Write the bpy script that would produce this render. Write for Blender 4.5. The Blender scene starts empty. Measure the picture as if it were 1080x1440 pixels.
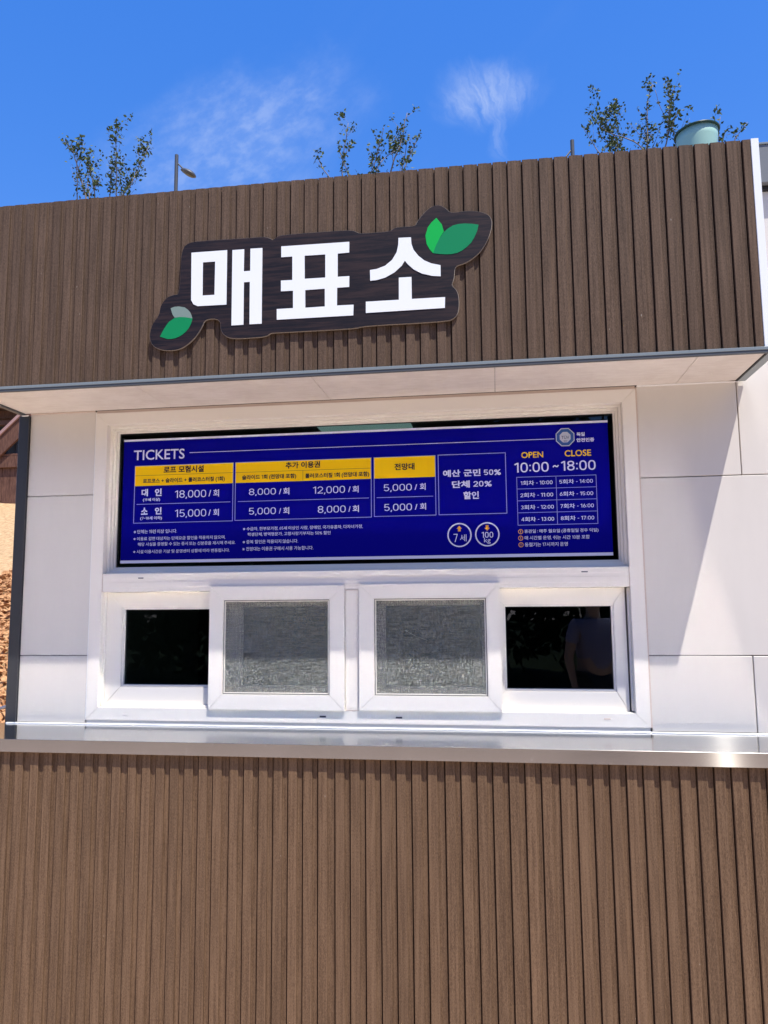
# Ticket booth with ribbed wood-plastic cladding, PVC ticket windows and a steel counter.
import bpy, bmesh, math, random
from mathutils import Vector, Matrix, noise as mnoise
random.seed(7)
S = bpy.context.scene
COL = S.collection
H = 1.135          # the window frame's bottom edge lies 1.135 m above the ground; "rel" heights below are measured from it

# ------------------------------------------------------------------ camera
cd = bpy.data.cameras.new('camera')
cam = bpy.data.objects.new('camera', cd); COL.objects.link(cam)
R_ = Vector((0.98947428, 0.14446819, -0.00834247)); U_ = Vector((0.02506392, -0.11431556, 0.99312827)); F_ = Vector((-0.14252177, 0.98288397, 0.11673325))
M = Matrix((R_, U_, -F_)).transposed().to_4x4(); M.translation = Vector((1.654, -2.9498, 0.4645 + H))
cam.matrix_world = M
cd.sensor_fit = 'VERTICAL'; cd.sensor_height = 36.0; cd.lens = 26.81
cd.clip_start = 0.05; cd.clip_end = 2000
S.camera = cam

# ------------------------------------------------------------------ node helpers
def nd(nt, typ, **kw):
    n = nt.nodes.new(typ)
    for k, v in kw.items():
        if k.startswith('_'): setattr(n, k[1:], v)
    return n
def setin(nt, sock, v):
    if isinstance(v, bpy.types.NodeSocket): nt.links.new(v, sock)
    elif v is not None: sock.default_value = v
def mth(nt, op, a, b=None, c=None, clamp=False):
    n = nt.nodes.new('ShaderNodeMath'); n.operation = op; n.use_clamp = clamp
    for s, v in zip(n.inputs, (a, b, c)): setin(nt, s, v)
    return n.outputs[0]
def vmth(nt, op, a, b=None):
    n = nt.nodes.new('ShaderNodeVectorMath'); n.operation = op
    for s, v in zip(n.inputs, (a, b)): setin(nt, s, v)
    return n.outputs['Value'] if op in ('DOT_PRODUCT', 'LENGTH') else n.outputs['Vector']
def mixc(nt, f, a, b, blend='MIX'):
    n = nt.nodes.new('ShaderNodeMix'); n.data_type = 'RGBA'; n.blend_type = blend
    setin(nt, n.inputs['Factor'], f); setin(nt, n.inputs[6], a); setin(nt, n.inputs[7], b)
    return n.outputs[2]
def noise(nt, vec, scale, detail=3, rough=.5, dist=0):
    n = nt.nodes.new('ShaderNodeTexNoise'); setin(nt, n.inputs['Vector'], vec)
    n.inputs['Scale'].default_value = scale; n.inputs['Detail'].default_value = detail
    n.inputs['Roughness'].default_value = rough; n.inputs['Distortion'].default_value = dist
    return n.outputs['Fac']
def ramp(nt, f, p0, p1, c0=(0, 0, 0, 1), c1=(1, 1, 1, 1)):
    n = nt.nodes.new('ShaderNodeMapRange'); n.interpolation_type = 'SMOOTHSTEP'
    setin(nt, n.inputs[0], f); n.inputs[1].default_value = p0; n.inputs[2].default_value = p1
    return n.outputs[0]
def comb(nt, x, y, z):
    n = nt.nodes.new('ShaderNodeCombineXYZ')
    for s, v in zip(n.inputs, (x, y, z)): setin(nt, s, v)
    return n.outputs[0]

# ------------------------------------------------------------------ world: Nishita sky with thin cirrus
SUN = Vector((0.283, -0.335, 1.01)).normalized()       # towards the sun (high, front right)
W = bpy.data.worlds.new('World'); S.world = W; W.use_nodes = True
nt = W.node_tree; nt.nodes.clear()
sky = nt.nodes.new('ShaderNodeTexSky'); sky.sky_type = 'NISHITA'; sky.sun_disc = False
sky.sun_elevation = math.asin(SUN.z); sky.sun_rotation = math.atan2(SUN.x, SUN.y)
sky.altitude = 300; sky.air_density = 1.0; sky.dust_density = 0.3; sky.ozone_density = 4.0
pre = nt.nodes.new('ShaderNodeVectorMath'); pre.operation = 'SCALE'; pre.inputs['Scale'].default_value = 0.1; nt.links.new(sky.outputs[0], pre.inputs[0])
gm = nt.nodes.new('ShaderNodeGamma'); gm.inputs[1].default_value = 0.45; nt.links.new(pre.outputs[0], gm.inputs[0])
hs0 = nt.nodes.new('ShaderNodeHueSaturation'); hs0.inputs['Saturation'].default_value = 2.15; hs0.inputs['Hue'].default_value = 0.525; nt.links.new(gm.outputs[0], hs0.inputs['Color'])
hsv = nt.nodes.new('ShaderNodeVectorMath'); hsv.operation = 'SCALE'; hsv.inputs['Scale'].default_value = 15.7; nt.links.new(hs0.outputs[0], hsv.inputs[0])
tc = nt.nodes.new('ShaderNodeTexCoord'); D = tc.outputs['Generated']
def local(c):                                           # tangent coordinates round a direction in the sky
    c = Vector(c).normalized(); r = Vector((c.y, -c.x, 0)).normalized(); u = r.cross(c)
    return vmth(nt, 'DOT_PRODUCT', D, tuple(r)), vmth(nt, 'DOT_PRODUCT', D, tuple(u)), vmth(nt, 'DOT_PRODUCT', D, tuple(c))
def sq(x): return mth(nt, 'MULTIPLY', x, x)
def plume(c, size, amp, seed):
    """soft fan of fibres opening upwards and to the left from a tail"""
    a, b, f = local(c); a = mth(nt, 'DIVIDE', a, size); b = mth(nt, 'DIVIDE', b, size)
    w1 = noise(nt, comb(nt, a, b, seed), 1.3, 4, .55); w2 = noise(nt, comb(nt, b, a, seed + 7), 1.3, 4, .55)
    a = mth(nt, 'ADD', a, mth(nt, 'MULTIPLY', mth(nt, 'SUBTRACT', w1, .5), .8)); b = mth(nt, 'ADD', b, mth(nt, 'MULTIPLY', mth(nt, 'SUBTRACT', w2, .5), .8))
    fa = mth(nt, 'ADD', a, -.5); fb = mth(nt, 'ADD', b, 1.9)
    ang = mth(nt, 'ARCTAN2', fa, fb); r = mth(nt, 'SQRT', mth(nt, 'ADD', sq(fa), sq(fb)))
    fib = noise(nt, comb(nt, mth(nt, 'MULTIPLY', ang, 11.), mth(nt, 'MULTIPLY', r, .9), seed), 1.0, 6, .6)
    e1 = mth(nt, 'SQRT', mth(nt, 'ADD', sq(mth(nt, 'DIVIDE', mth(nt, 'ADD', a, .15), 1.15)), sq(mth(nt, 'DIVIDE', mth(nt, 'ADD', b, -.1), .72))))
    e2 = mth(nt, 'SQRT', mth(nt, 'ADD', sq(mth(nt, 'DIVIDE', mth(nt, 'ADD', a, -.12), .34)), sq(mth(nt, 'DIVIDE', mth(nt, 'ADD', b, .55), 1.1))))
    m1 = mth(nt, 'SUBTRACT', 1, ramp(nt, e1, .0, 1.25)); m2 = mth(nt, 'MULTIPLY', mth(nt, 'SUBTRACT', 1, ramp(nt, e2, .0, 1.0)), .4)
    m = mth(nt, 'MAXIMUM', m1, m2)
    return mth(nt, 'MULTIPLY', mth(nt, 'MULTIPLY', mth(nt, 'MULTIPLY', m, ramp(nt, f, .3, .6)), mth(nt, 'ADD', .22, ramp(nt, fib, .25, .85))), amp)
cA = plume((0.012, 0.822, 0.570), .053, .40, 2.6)
# mottled cirrocumulus veil
a, b, f = local((-0.285, 0.80, 0.52))
ar = mth(nt, 'ADD', mth(nt, 'MULTIPLY', a, .86), mth(nt, 'MULTIPLY', b, .5)); br = mth(nt, 'SUBTRACT', mth(nt, 'MULTIPLY', b, .86), mth(nt, 'MULTIPLY', a, .5))
n0 = noise(nt, comb(nt, ar, br, 2.0), 9, 5, .6)
e = mth(nt, 'SQRT', mth(nt, 'ADD', mth(nt, 'POWER', mth(nt, 'DIVIDE', ar, .17), 2), mth(nt, 'POWER', mth(nt, 'DIVIDE', br, .085), 2)))
e = mth(nt, 'ADD', e, mth(nt, 'MULTIPLY', mth(nt, 'SUBTRACT', n0, .5), 1.4))
mask = mth(nt, 'SUBTRACT', 1, ramp(nt, e, .1, 1.15))
mot = noise(nt, comb(nt, mth(nt, 'MULTIPLY', ar, 1.), mth(nt, 'MULTIPLY', br, 1.7), .3), 34, 6, .62)
mot = ramp(nt, mot, .36, .72)
cB = mth(nt, 'MULTIPLY', mth(nt, 'MULTIPLY', mask, ramp(nt, f, .3, .6)), mth(nt, 'ADD', .09, mth(nt, 'MULTIPLY', mot, .17)))
# faint veil everywhere
sep = nt.nodes.new('ShaderNodeSeparateXYZ'); nt.links.new(D, sep.inputs[0])
zz = mth(nt, 'ADD', mth(nt, 'MAXIMUM', sep.outputs[2], 0), .18)
px = mth(nt, 'DIVIDE', sep.outputs[0], zz); py = mth(nt, 'DIVIDE', sep.outputs[1], zz)
v1 = noise(nt, comb(nt, px, py, 0), 1.6, 3, .5, .6)
v2 = noise(nt, comb(nt, mth(nt, 'ADD', px, mth(nt, 'MULTIPLY', py, .8)), mth(nt, 'MULTIPLY', py, .35), 3), 6, 6, .6, .8)
cC = mth(nt, 'MULTIPLY', mth(nt, 'MULTIPLY', ramp(nt, v1, .5, .78), ramp(nt, v2, .42, .8)), .30)
cl = mth(nt, 'ADD', mth(nt, 'ADD', cA, cB), cC, clamp=True)
CLOUD = (9.5, 10.5, 12.0, 1)
col = mixc(nt, cl, hsv.outputs[0], CLOUD)
bg = nt.nodes.new('ShaderNodeBackground'); bg.inputs['Strength'].default_value = 0.07
nt.links.new(col, bg.inputs['Color'])
wo = nt.nodes.new('ShaderNodeOutputWorld'); nt.links.new(bg.outputs[0], wo.inputs[0])

# ------------------------------------------------------------------ sun
ld = bpy.data.lights.new('sun', 'SUN'); ld.energy = 5.0; ld.angle = math.radians(0.5); ld.color = (1.0, 0.955, 0.885)
sun = bpy.data.objects.new('sun', ld); COL.objects.link(sun)
sun.location = (3, -4, 8); sun.rotation_euler = (-SUN).to_track_quat('-Z', 'Y').to_euler()

# ------------------------------------------------------------------ exposure
S.view_settings.view_transform = 'Standard'; S.view_settings.look = 'None'
S.view_settings.exposure = 0.40; S.view_settings.gamma = 1; S.view_settings.use_curve_mapping = False
S.render.engine = 'CYCLES'
S.cycles.max_bounces = 10; S.cycles.diffuse_bounces = 5; S.cycles.glossy_bounces = 5; S.cycles.transparent_max_bounces = 12
S.cycles.sample_clamp_indirect = 0.0; S.cycles.blur_glossy = 0.0; S.cycles.caustics_reflective = True

# ================================================================== measured lettering data (metres, x and rel height)
TEXTS = [
    ('TICKETS', 0.1483, 0.3743, 1.0681, 0.0429, 'W', 0.008),
    ('로프 모험시설', 0.2835, 0.4602, 1.0081, 0.0297, 'K', 0.03),
    ('로프코스 + 슬라이드 + 롤러코스터짚 (1회)', 0.1925, 0.5524, 0.9668, 0.0209, 'K', 0.03),
    ('대', 0.1878, 0.216, 0.913, 0.0309, 'W', 0.035),
    ('인', 0.2469, 0.277, 0.9126, 0.0316, 'W', 0.035),
    ('(19세 이상)', 0.1948, 0.2706, 0.891, 0.0141, 'W', 0.03),
    ('18,000', 0.3358, 0.4726, 0.9025, 0.0308, 'W', 0.1),
    ('/', 0.4829, 0.4939, 0.9045, 0.0265, 'W', 0.02),
    ('회', 0.5035, 0.5281, 0.9031, 0.0299, 'W', 0.015),
    ('소', 0.1881, 0.2169, 0.835, 0.0301, 'W', 0.035),
    ('인', 0.2491, 0.2784, 0.8348, 0.0301, 'W', 0.035),
    ('(7~18세 이하)', 0.1853, 0.2811, 0.8126, 0.0147, 'W', 0.03),
    ('15,000', 0.3379, 0.4742, 0.822, 0.0305, 'W', 0.1),
    ('/', 0.4838, 0.494, 0.8246, 0.0251, 'W', 0.02),
    ('회', 0.505, 0.5289, 0.8226, 0.029, 'W', 0.015),
    ('※ 단체는 15인 이상 입니다.', 0.1582, 0.3485, 0.7557, 0.016, 'W', 0.01),
    ('※ 이용료 감면 대상자는 단체요금 할인을 적용하지 않으며,', 0.1578, 0.5577, 0.7262, 0.0153, 'W', 0.01),
    ('해당 사실을 증명할 수 있는 증서 또는 신분증을 제시해 주세요.', 0.1774, 0.602, 0.7035, 0.0146, 'W', 0.01),
    ('※ 시설 이용시간은 기상 및 운영센터 상황에 따라 변동됩니다.', 0.1581, 0.5775, 0.6728, 0.0145, 'W', 0.01),
    ('추가 이용권', 0.8118, 0.9571, 1.0101, 0.0271, 'K', 0.03),
    ('슬라이드 1회 (전망대 포함)', 0.6265, 0.857, 0.9685, 0.0209, 'K', 0.03),
    ('롤러코스터짚 1회 (전망대 포함)', 0.8947, 1.1599, 0.9666, 0.0212, 'K', 0.03),
    ('8,000', 0.657, 0.7716, 0.9049, 0.0265, 'W', 0.1),
    ('/', 0.7845, 0.7944, 0.9051, 0.0223, 'W', 0.02),
    ('회', 0.8026, 0.8282, 0.9029, 0.0281, 'W', 0.015),
    ('12,000', 0.9273, 1.0603, 0.9034, 0.0284, 'W', 0.1),
    ('/', 1.0734, 1.083, 0.9058, 0.0221, 'W', 0.02),
    ('회', 1.0916, 1.1159, 0.9031, 0.0272, 'W', 0.015),
    ('5,000', 0.658, 0.7723, 0.8241, 0.0275, 'W', 0.1),
    ('/', 0.7851, 0.7939, 0.8252, 0.0222, 'W', 0.02),
    ('회', 0.8032, 0.8282, 0.8226, 0.0284, 'W', 0.015),
    ('8,000', 0.9476, 1.0629, 0.824, 0.0277, 'W', 0.1),
    ('/', 1.0743, 1.0828, 0.8258, 0.022, 'W', 0.02),
    ('회', 1.0913, 1.1167, 0.8233, 0.028, 'W', 0.015),
    ('※ 수급자, 한부모가정, 65세 이상인 사람, 장애인, 국가유공자, 다자녀가정,', 0.6335, 1.1316, 0.7578, 0.0149, 'W', 0.01),
    ('학생단체, 병역명문가, 고향사랑기부자는 50% 할인', 0.6533, 1.0003, 0.7349, 0.0148, 'W', 0.01),
    ('※ 중복 할인은 적용되지 않습니다.', 0.6331, 0.8658, 0.7043, 0.0154, 'W', 0.01),
    ('※ 전망대는 이용권 구매시 사용 가능합니다.', 0.6323, 0.929, 0.6752, 0.0158, 'W', 0.01),
    ('전망대', 1.2627, 1.3441, 0.9884, 0.0278, 'K', 0.03),
    ('5,000', 1.2189, 1.3321, 0.9051, 0.027, 'W', 0.1),
    ('/', 1.343, 1.3534, 0.907, 0.022, 'W', 0.02),
    ('회', 1.3643, 1.3873, 0.9052, 0.0275, 'W', 0.015),
    ('5,000', 1.2201, 1.3317, 0.825, 0.0275, 'W', 0.1),
    ('/', 1.3432, 1.3535, 0.8271, 0.0219, 'W', 0.02),
    ('회', 1.3638, 1.3879, 0.8261, 0.0267, 'W', 0.015),
    ('예산 군민 50%', 1.4575, 1.6852, 0.9545, 0.0281, 'W', 0.03),
    ('단체 20%', 1.4921, 1.6486, 0.9094, 0.0286, 'W', 0.03),
    ('할인', 1.5367, 1.5973, 0.8637, 0.0302, 'W', 0.03),
    ('7', 1.4947, 1.5113, 0.6948, 0.0322, 'W', 0.08),
    ('세', 1.5196, 1.5451, 0.6969, 0.0274, 'W', 0.0),
    ('100', 1.6044, 1.6496, 0.7096, 0.0226, 'W', 0.13),
    ('kg', 1.6138, 1.6384, 0.6855, 0.0238, 'W', 0.0),
    ('독일', 1.9811, 2.012, 1.0991, 0.0154, 'W', 0.03),
    ('안전인증', 1.9803, 2.0472, 1.0764, 0.0154, 'W', 0.03),
    ('OPEN', 1.7662, 1.8506, 1.0201, 0.024, 'Y', 0.012),
    ('CLOSE', 1.933, 2.0332, 1.0205, 0.0248, 'Y', 0.012),
    ('10:00', 1.7379, 1.8704, 0.9635, 0.0384, 'W', 0.12),
    ('~', 1.8853, 1.9092, 0.9795, 0.0099, 'W', 0.1),
    ('18:00', 1.9172, 2.0485, 0.965, 0.0381, 'W', 0.12),
    ('1회차 - 10:00', 1.7606, 1.883, 0.912, 0.0179, 'W', 0.012),
    ('2회차 - 11:00', 1.7583, 1.8838, 0.8639, 0.0178, 'W', 0.012),
    ('3회차 - 12:00', 1.7593, 1.8846, 0.8162, 0.0177, 'W', 0.012),
    ('4회차 - 13:00', 1.7589, 1.8844, 0.7692, 0.0176, 'W', 0.012),
    ('5회차 - 14:00', 1.9093, 2.0356, 0.913, 0.0177, 'W', 0.012),
    ('6회차 - 15:00', 1.909, 2.0351, 0.865, 0.0176, 'W', 0.012),
    ('7회차 - 16:00', 1.9098, 2.0356, 0.8174, 0.0176, 'W', 0.012),
    ('8회차 - 17:00', 1.91, 2.0352, 0.7701, 0.0176, 'W', 0.012),
    ('휴관일 : 매주 월요일 (공휴일일 경우 익일)', 1.7696, 2.0491, 0.7232, 0.0151, 'W', 0.012),
    ('매 시간별 운영, 쉬는 시간 10분 포함', 1.7697, 2.0155, 0.6974, 0.0156, 'W', 0.012),
    ('동절기는 17시까지 운영', 1.7695, 1.9325, 0.6716, 0.0155, 'W', 0.012),
    ('TÜV', 1.9226, 1.9527, 1.0905, 0.0149, 'K', 0.0),
    ('SÜD', 1.9308, 1.9446, 1.0796, 0.006, 'K', 0.02),
]
RULES = {
    'box1': [(0.1534, 1.0434), (0.588, 1.0439), (0.5897, 0.8008), (0.1562, 0.7977)],
    'y1': [(0.1534, 1.0421), (0.588, 1.0419), (0.5886, 0.9589), (0.154, 0.9574)],
    'd1': [(0.1561, 1.0013), (0.5887, 1.002)],
    'l1': [(0.167, 0.879), (0.5776, 0.8786)],
    'box2': [(0.5968, 1.0445), (1.1689, 1.0433), (1.1684, 0.8012), (0.5975, 0.8002)],
    'y2': [(0.5968, 1.0434), (1.1689, 1.0422), (1.1683, 0.9567), (0.5981, 0.9573)],
    'd2': [(0.5992, 1.0008), (1.1686, 1.0008)],
    'v2': [(0.8847, 1.0), (0.8849, 0.9582)],
    'l2': [(0.61, 0.8791), (1.1577, 0.8799)],
    'box3': [(1.1786, 1.0438), (1.4282, 1.0441), (1.4279, 0.8033), (1.1788, 0.8021)],
    'y3': [(1.1786, 1.0438), (1.4282, 1.0441), (1.4268, 0.9583), (1.178, 0.9576)],
    'l3': [(1.1898, 0.8796), (1.4165, 0.8812)],
    'box4': [(1.4379, 1.0437), (1.7053, 1.0468), (1.7059, 0.8042), (1.4381, 0.8019)],
    'circ': [(1.5184, 0.722), (1.627, 0.7227), (1.5657, 0.721), (1.6739, 0.7217)],
    'arr': [(1.5177, 0.7471), (1.6264, 0.7483), (1.5284, 0.7469), (1.5179, 0.7585)],
    'oct': [(1.9372, 1.0975), (1.9739, 1.096)],
    'box5': [(1.7456, 0.9441), (2.0501, 0.9466), (2.0481, 0.756), (1.745, 0.7541)],
    'v5': [(1.8961, 0.9452), (1.8977, 0.7555)],
    'h5': [(1.7457, 0.8959), (2.0482, 0.8992), (1.7453, 0.85), (2.0477, 0.8514), (1.745, 0.8042), (2.0481, 0.8029)],
    'bul': [(1.7554, 0.7304), (1.7547, 0.705), (1.7553, 0.6792), (1.765, 0.7302)],
    'hl': [(0.3961, 1.0903), (1.8963, 1.0946)],
}
OUTLINE = [(0.5092, 1.6137), (0.5133, 1.7366), (0.5147, 1.7786), (0.5258, 1.8035), (0.549, 1.8158), (0.605, 1.8174), (0.7761, 1.814), (0.8263, 1.8146), (0.8492, 1.8105), (0.8697, 1.7982), (0.8697, 1.7987), (0.8855, 1.8108), (0.9126, 1.816), (1.1404, 1.8145), (1.1713, 1.8106), (1.1844, 1.8041), (1.1954, 1.7963), (1.3066, 1.7964), (1.3197, 1.8057), (1.3349, 1.8108), (1.3996, 1.8082), (1.4063, 1.8243), (1.415, 1.8371), (1.4412, 1.8665), (1.4672, 1.8814), (1.4886, 1.8818), (1.5097, 1.8683), (1.5284, 1.8464), (1.5773, 1.8516), (1.6194, 1.8476), (1.6527, 1.8362), (1.6691, 1.8201), (1.6735, 1.7953), (1.6632, 1.7518), (1.6327, 1.6968), (1.5944, 1.6666), (1.5669, 1.6541), (1.5374, 1.6488), (1.5352, 1.6027), (1.5234, 1.578), (1.542, 1.5605), (1.5506, 1.5315), (1.5488, 1.4793), (1.5337, 1.4564), (1.5064, 1.4464), (1.2024, 1.4487), (1.1829, 1.4402), (0.8751, 1.443), (0.8617, 1.442), (0.8484, 1.4311), (0.7945, 1.429), (0.7177, 1.4299), (0.6902, 1.442), (0.6739, 1.4633), (0.6708, 1.509), (0.6111, 1.5127), (0.598, 1.4771), (0.5667, 1.4335), (0.5213, 1.402), (0.4751, 1.3978), (0.4282, 1.4074), (0.4019, 1.4295), (0.3947, 1.4666), (0.4067, 1.5073), (0.4317, 1.538), (0.4353, 1.5747), (0.4603, 1.6054), (0.4882, 1.6137)]
GLYPHS = {
    'mieum': [[(0.5537, 1.7733), (0.693, 1.7727), (0.6942, 1.5612), (0.5824, 1.5627), (0.566, 1.5707), (0.5564, 1.5874)], [(0.5998, 1.732), (0.6475, 1.7316), (0.6471, 1.602), (0.6001, 1.6024)]],
    'ae': [[(0.7138, 1.7711), (0.7592, 1.7709), (0.7586, 1.6851), (0.7837, 1.6851), (0.7835, 1.7713), (0.8291, 1.7705), (0.8299, 1.4795), (0.7835, 1.4801), (0.7828, 1.6429), (0.7601, 1.6427), (0.7605, 1.4797), (0.7146, 1.4799)]],
    'pyo': [[(0.9016, 1.7708), (1.157, 1.7685), (1.1569, 1.7277), (1.1142, 1.7269), (1.1137, 1.6383), (1.1566, 1.6379), (1.1565, 1.5971), (1.1119, 1.5971), (1.1109, 1.53), (1.172, 1.5291), (1.171, 1.4892), (0.8868, 1.4908), (0.8864, 1.5313), (0.9476, 1.5309), (0.9472, 1.5973), (0.9016, 1.5982), (0.9013, 1.6391), (0.9443, 1.6383), (0.9438, 1.7286), (0.9019, 1.729)], [(0.9904, 1.7282), (1.0678, 1.7273), (1.0678, 1.6389), (0.9907, 1.6395)], [(0.9931, 1.5964), (1.0661, 1.5967), (1.0662, 1.5294), (0.9933, 1.5293)]],
    'siot': [[(1.338, 1.769), (1.3832, 1.7676), (1.3846, 1.7428), (1.392, 1.7199), (1.4088, 1.6962), (1.4299, 1.6768), (1.4552, 1.6638), (1.4877, 1.6547), (1.4878, 1.6136), (1.4587, 1.617), (1.4207, 1.6286), (1.3911, 1.6463), (1.3699, 1.6679), (1.3602, 1.6812), (1.3484, 1.6629), (1.3224, 1.6402), (1.2878, 1.6227), (1.2575, 1.6159), (1.2336, 1.6149), (1.233, 1.6553), (1.2578, 1.6575), (1.2882, 1.6673), (1.3142, 1.6878), (1.3309, 1.7156), (1.3368, 1.7421)]],
    'o': [[(1.3376, 1.6191), (1.383, 1.6185), (1.3833, 1.5362), (1.5021, 1.5352), (1.5005, 1.4955), (1.2169, 1.4951), (1.2171, 1.5372), (1.3368, 1.5363)]],
    'leafA': [[(1.4758, 1.8342), (1.4576, 1.8178), (1.4445, 1.8009), (1.4355, 1.7702), (1.4393, 1.7385), (1.4497, 1.7176), (1.4622, 1.7019), (1.4732, 1.7269), (1.4887, 1.7614), (1.5017, 1.7805), (1.495, 1.8079)]],
    'leafB': [[(1.4622, 1.7019), (1.4733, 1.7314), (1.4865, 1.7571), (1.5017, 1.7782), (1.5168, 1.7904), (1.5339, 1.8002), (1.5552, 1.8043), (1.5763, 1.8043), (1.6015, 1.8013), (1.6258, 1.7957), (1.6197, 1.7709), (1.6087, 1.7473), (1.5979, 1.7304), (1.5829, 1.7161), (1.5658, 1.7041), (1.5488, 1.6966), (1.5277, 1.6933), (1.5108, 1.6938), (1.4854, 1.697)]],
    'leafC': [[(0.4764, 1.5618), (0.4917, 1.5664), (0.508, 1.5667), (0.5314, 1.5614), (0.5447, 1.5514), (0.5528, 1.5417), (0.5591, 1.5289), (0.5626, 1.5167), (0.5323, 1.5233), (0.5114, 1.525), (0.4928, 1.5239), (0.4855, 1.5345), (0.4816, 1.544)]],
    'leafD': [[(0.4372, 1.4539), (0.4452, 1.4704), (0.4541, 1.4859), (0.4631, 1.4992), (0.4722, 1.5101), (0.4928, 1.5226), (0.5137, 1.5249), (0.5323, 1.5233), (0.5626, 1.5167), (0.5584, 1.4978), (0.5495, 1.4801), (0.5383, 1.4671), (0.5246, 1.4565), (0.5109, 1.4491), (0.4971, 1.4444), (0.4832, 1.4425), (0.4669, 1.443)]],
}

# ================================================================== materials
def mat(name, color=(.5, .5, .5), rough=.5, metal=0.0, spec=.5, aniso=0.0):
    m = bpy.data.materials.new(name); m.use_nodes = True
    b = m.node_tree.nodes['Principled BSDF']
    b.inputs['Base Color'].default_value = (*color, 1); b.inputs['Roughness'].default_value = rough
    b.inputs['Metallic'].default_value = metal; b.inputs['Specular IOR Level'].default_value = spec
    b.inputs['Anisotropic'].default_value = aniso
    return m, m.node_tree, b
def objco(nt, scale=(1, 1, 1), world=False):
    t = nt.nodes.new('ShaderNodeNewGeometry') if world else nt.nodes.new('ShaderNodeTexCoord')
    mp = nt.nodes.new('ShaderNodeMapping'); mp.inputs['Scale'].default_value = scale
    nt.links.new(t.outputs['Position'] if world else t.outputs['Object'], mp.inputs[0]); return mp.outputs[0]
def bump(nt, b, h, strength=.2, dist=.002):
    n = nt.nodes.new('ShaderNodeBump'); n.inputs['Strength'].default_value = strength; n.inputs['Distance'].default_value = dist
    setin(nt, n.inputs['Height'], h); nt.links.new(n.outputs[0], b.inputs['Normal'])

def make_wpc(name, lo, hi):
    m, nt, b = mat(name, rough=.78, spec=.25)
    fine = noise(nt, objco(nt, (1, 1, .30), True), 480, 4, .75)
    speck = noise(nt, objco(nt, (1, 1, .55), True), 900, 2, .6)
    strk = noise(nt, objco(nt, (1, 1, .035), True), 120, 4, .6)
    big = noise(nt, objco(nt, (1, 1, .25), True), 5, 4, .55)
    oi = nt.nodes.new('ShaderNodeObjectInfo')
    f = mth(nt, 'ADD', mth(nt, 'MULTIPLY', fine, .62), mth(nt, 'MULTIPLY', strk, .38))
    c = mixc(nt, ramp(nt, f, .34, .66), lo, hi)
    c = mixc(nt, mth(nt, 'MULTIPLY', ramp(nt, speck, .60, .74), .35), c, (.30, .22, .16, 1))
    c = mixc(nt, mth(nt, 'MULTIPLY', ramp(nt, speck, .40, .27), .0), c, (.04, .025, .02, 1))
    fleck = noise(nt, objco(nt, (1, 1, .30), True), 150, 1, .3); c = mixc(nt, mth(nt, 'MULTIPLY', ramp(nt, fleck, .825, .85), .5), c, (.5, .45, .38, 1))
    k = mth(nt, 'ADD', mth(nt, 'ADD', .80, mth(nt, 'MULTIPLY', big, .28)), mth(nt, 'MULTIPLY', oi.outputs['Random'], .16))
    hs = nt.nodes.new('ShaderNodeHueSaturation'); setin(nt, hs.inputs['Color'], c); setin(nt, hs.inputs['Value'], k)
    nt.links.new(hs.outputs[0], b.inputs['Base Color'])
    bump(nt, b, mth(nt, 'ADD', fine, strk), .35, .0012)
    return m
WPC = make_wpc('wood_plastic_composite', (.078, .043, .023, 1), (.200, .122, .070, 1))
WPC_DARK = make_wpc('dark_wood_plastic_composite', (.052, .031, .019, 1), (.150, .096, .064, 1))   # darker, greyer brown for the fascia boards

def make_paint(name, c, rough, var=.04, bumpy=0.0, warm=0.0):
    m, nt, b = mat(name, c, rough)
    n = noise(nt, objco(nt, (1, 1, 1), True), 3.0, 5, .6); n2 = noise(nt, objco(nt, (1, 1, .2), True), 14, 4, .6)
    v = mth(nt, 'ADD', 1 - var, mth(nt, 'MULTIPLY', mth(nt, 'ADD', n, n2), var))
    hs = nt.nodes.new('ShaderNodeHueSaturation'); hs.inputs['Color'].default_value = (*c, 1); setin(nt, hs.inputs['Value'], v)
    nt.links.new(hs.outputs[0], b.inputs['Base Color'])
    rr = mth(nt, 'ADD', rough - .05, mth(nt, 'MULTIPLY', n2, .12)); setin(nt, b.inputs['Roughness'], rr)
    if bumpy: bump(nt, b, noise(nt, objco(nt, world=True), 260, 3), bumpy, .001)
    return m
PANEL = make_paint('white_composite_panel', (.665, .622, .565), .42, .075, .04)
PVC = make_paint('white_pvc', (.82, .77, .695), .33, .035)
PVC_BEAD = make_paint('pvc_bead', (.78, .735, .675), .35, .03)
POST = make_paint('charcoal_metal', (.040, .041, .045), .38, .1)
FLASH = make_paint('grey_flashing', (.20, .235, .25), .35, .08)
FLASH_D = make_paint('dark_flashing', (.075, .082, .09), .45, .08)
ROOFG = make_paint('grey_roof_metal', (.16, .17, .18), .45, .08)
TRIM = make_paint('white_end_trim', (.84, .86, .86), .3, .02)
DARK = mat('black_gasket', (.012, .012, .013), .6)[0]
SLOT = mat('drain_slot_black', (.01, .01, .01), .7)[0]
SLOTG = mat('drain_slot_grey', (.16, .16, .17), .6)[0]
CAULK = make_paint('sealant', (.86, .85, .83), .4, .03)
CAULK_B = make_paint('old_sealant', (.62, .50, .42), .6, .15)

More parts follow.
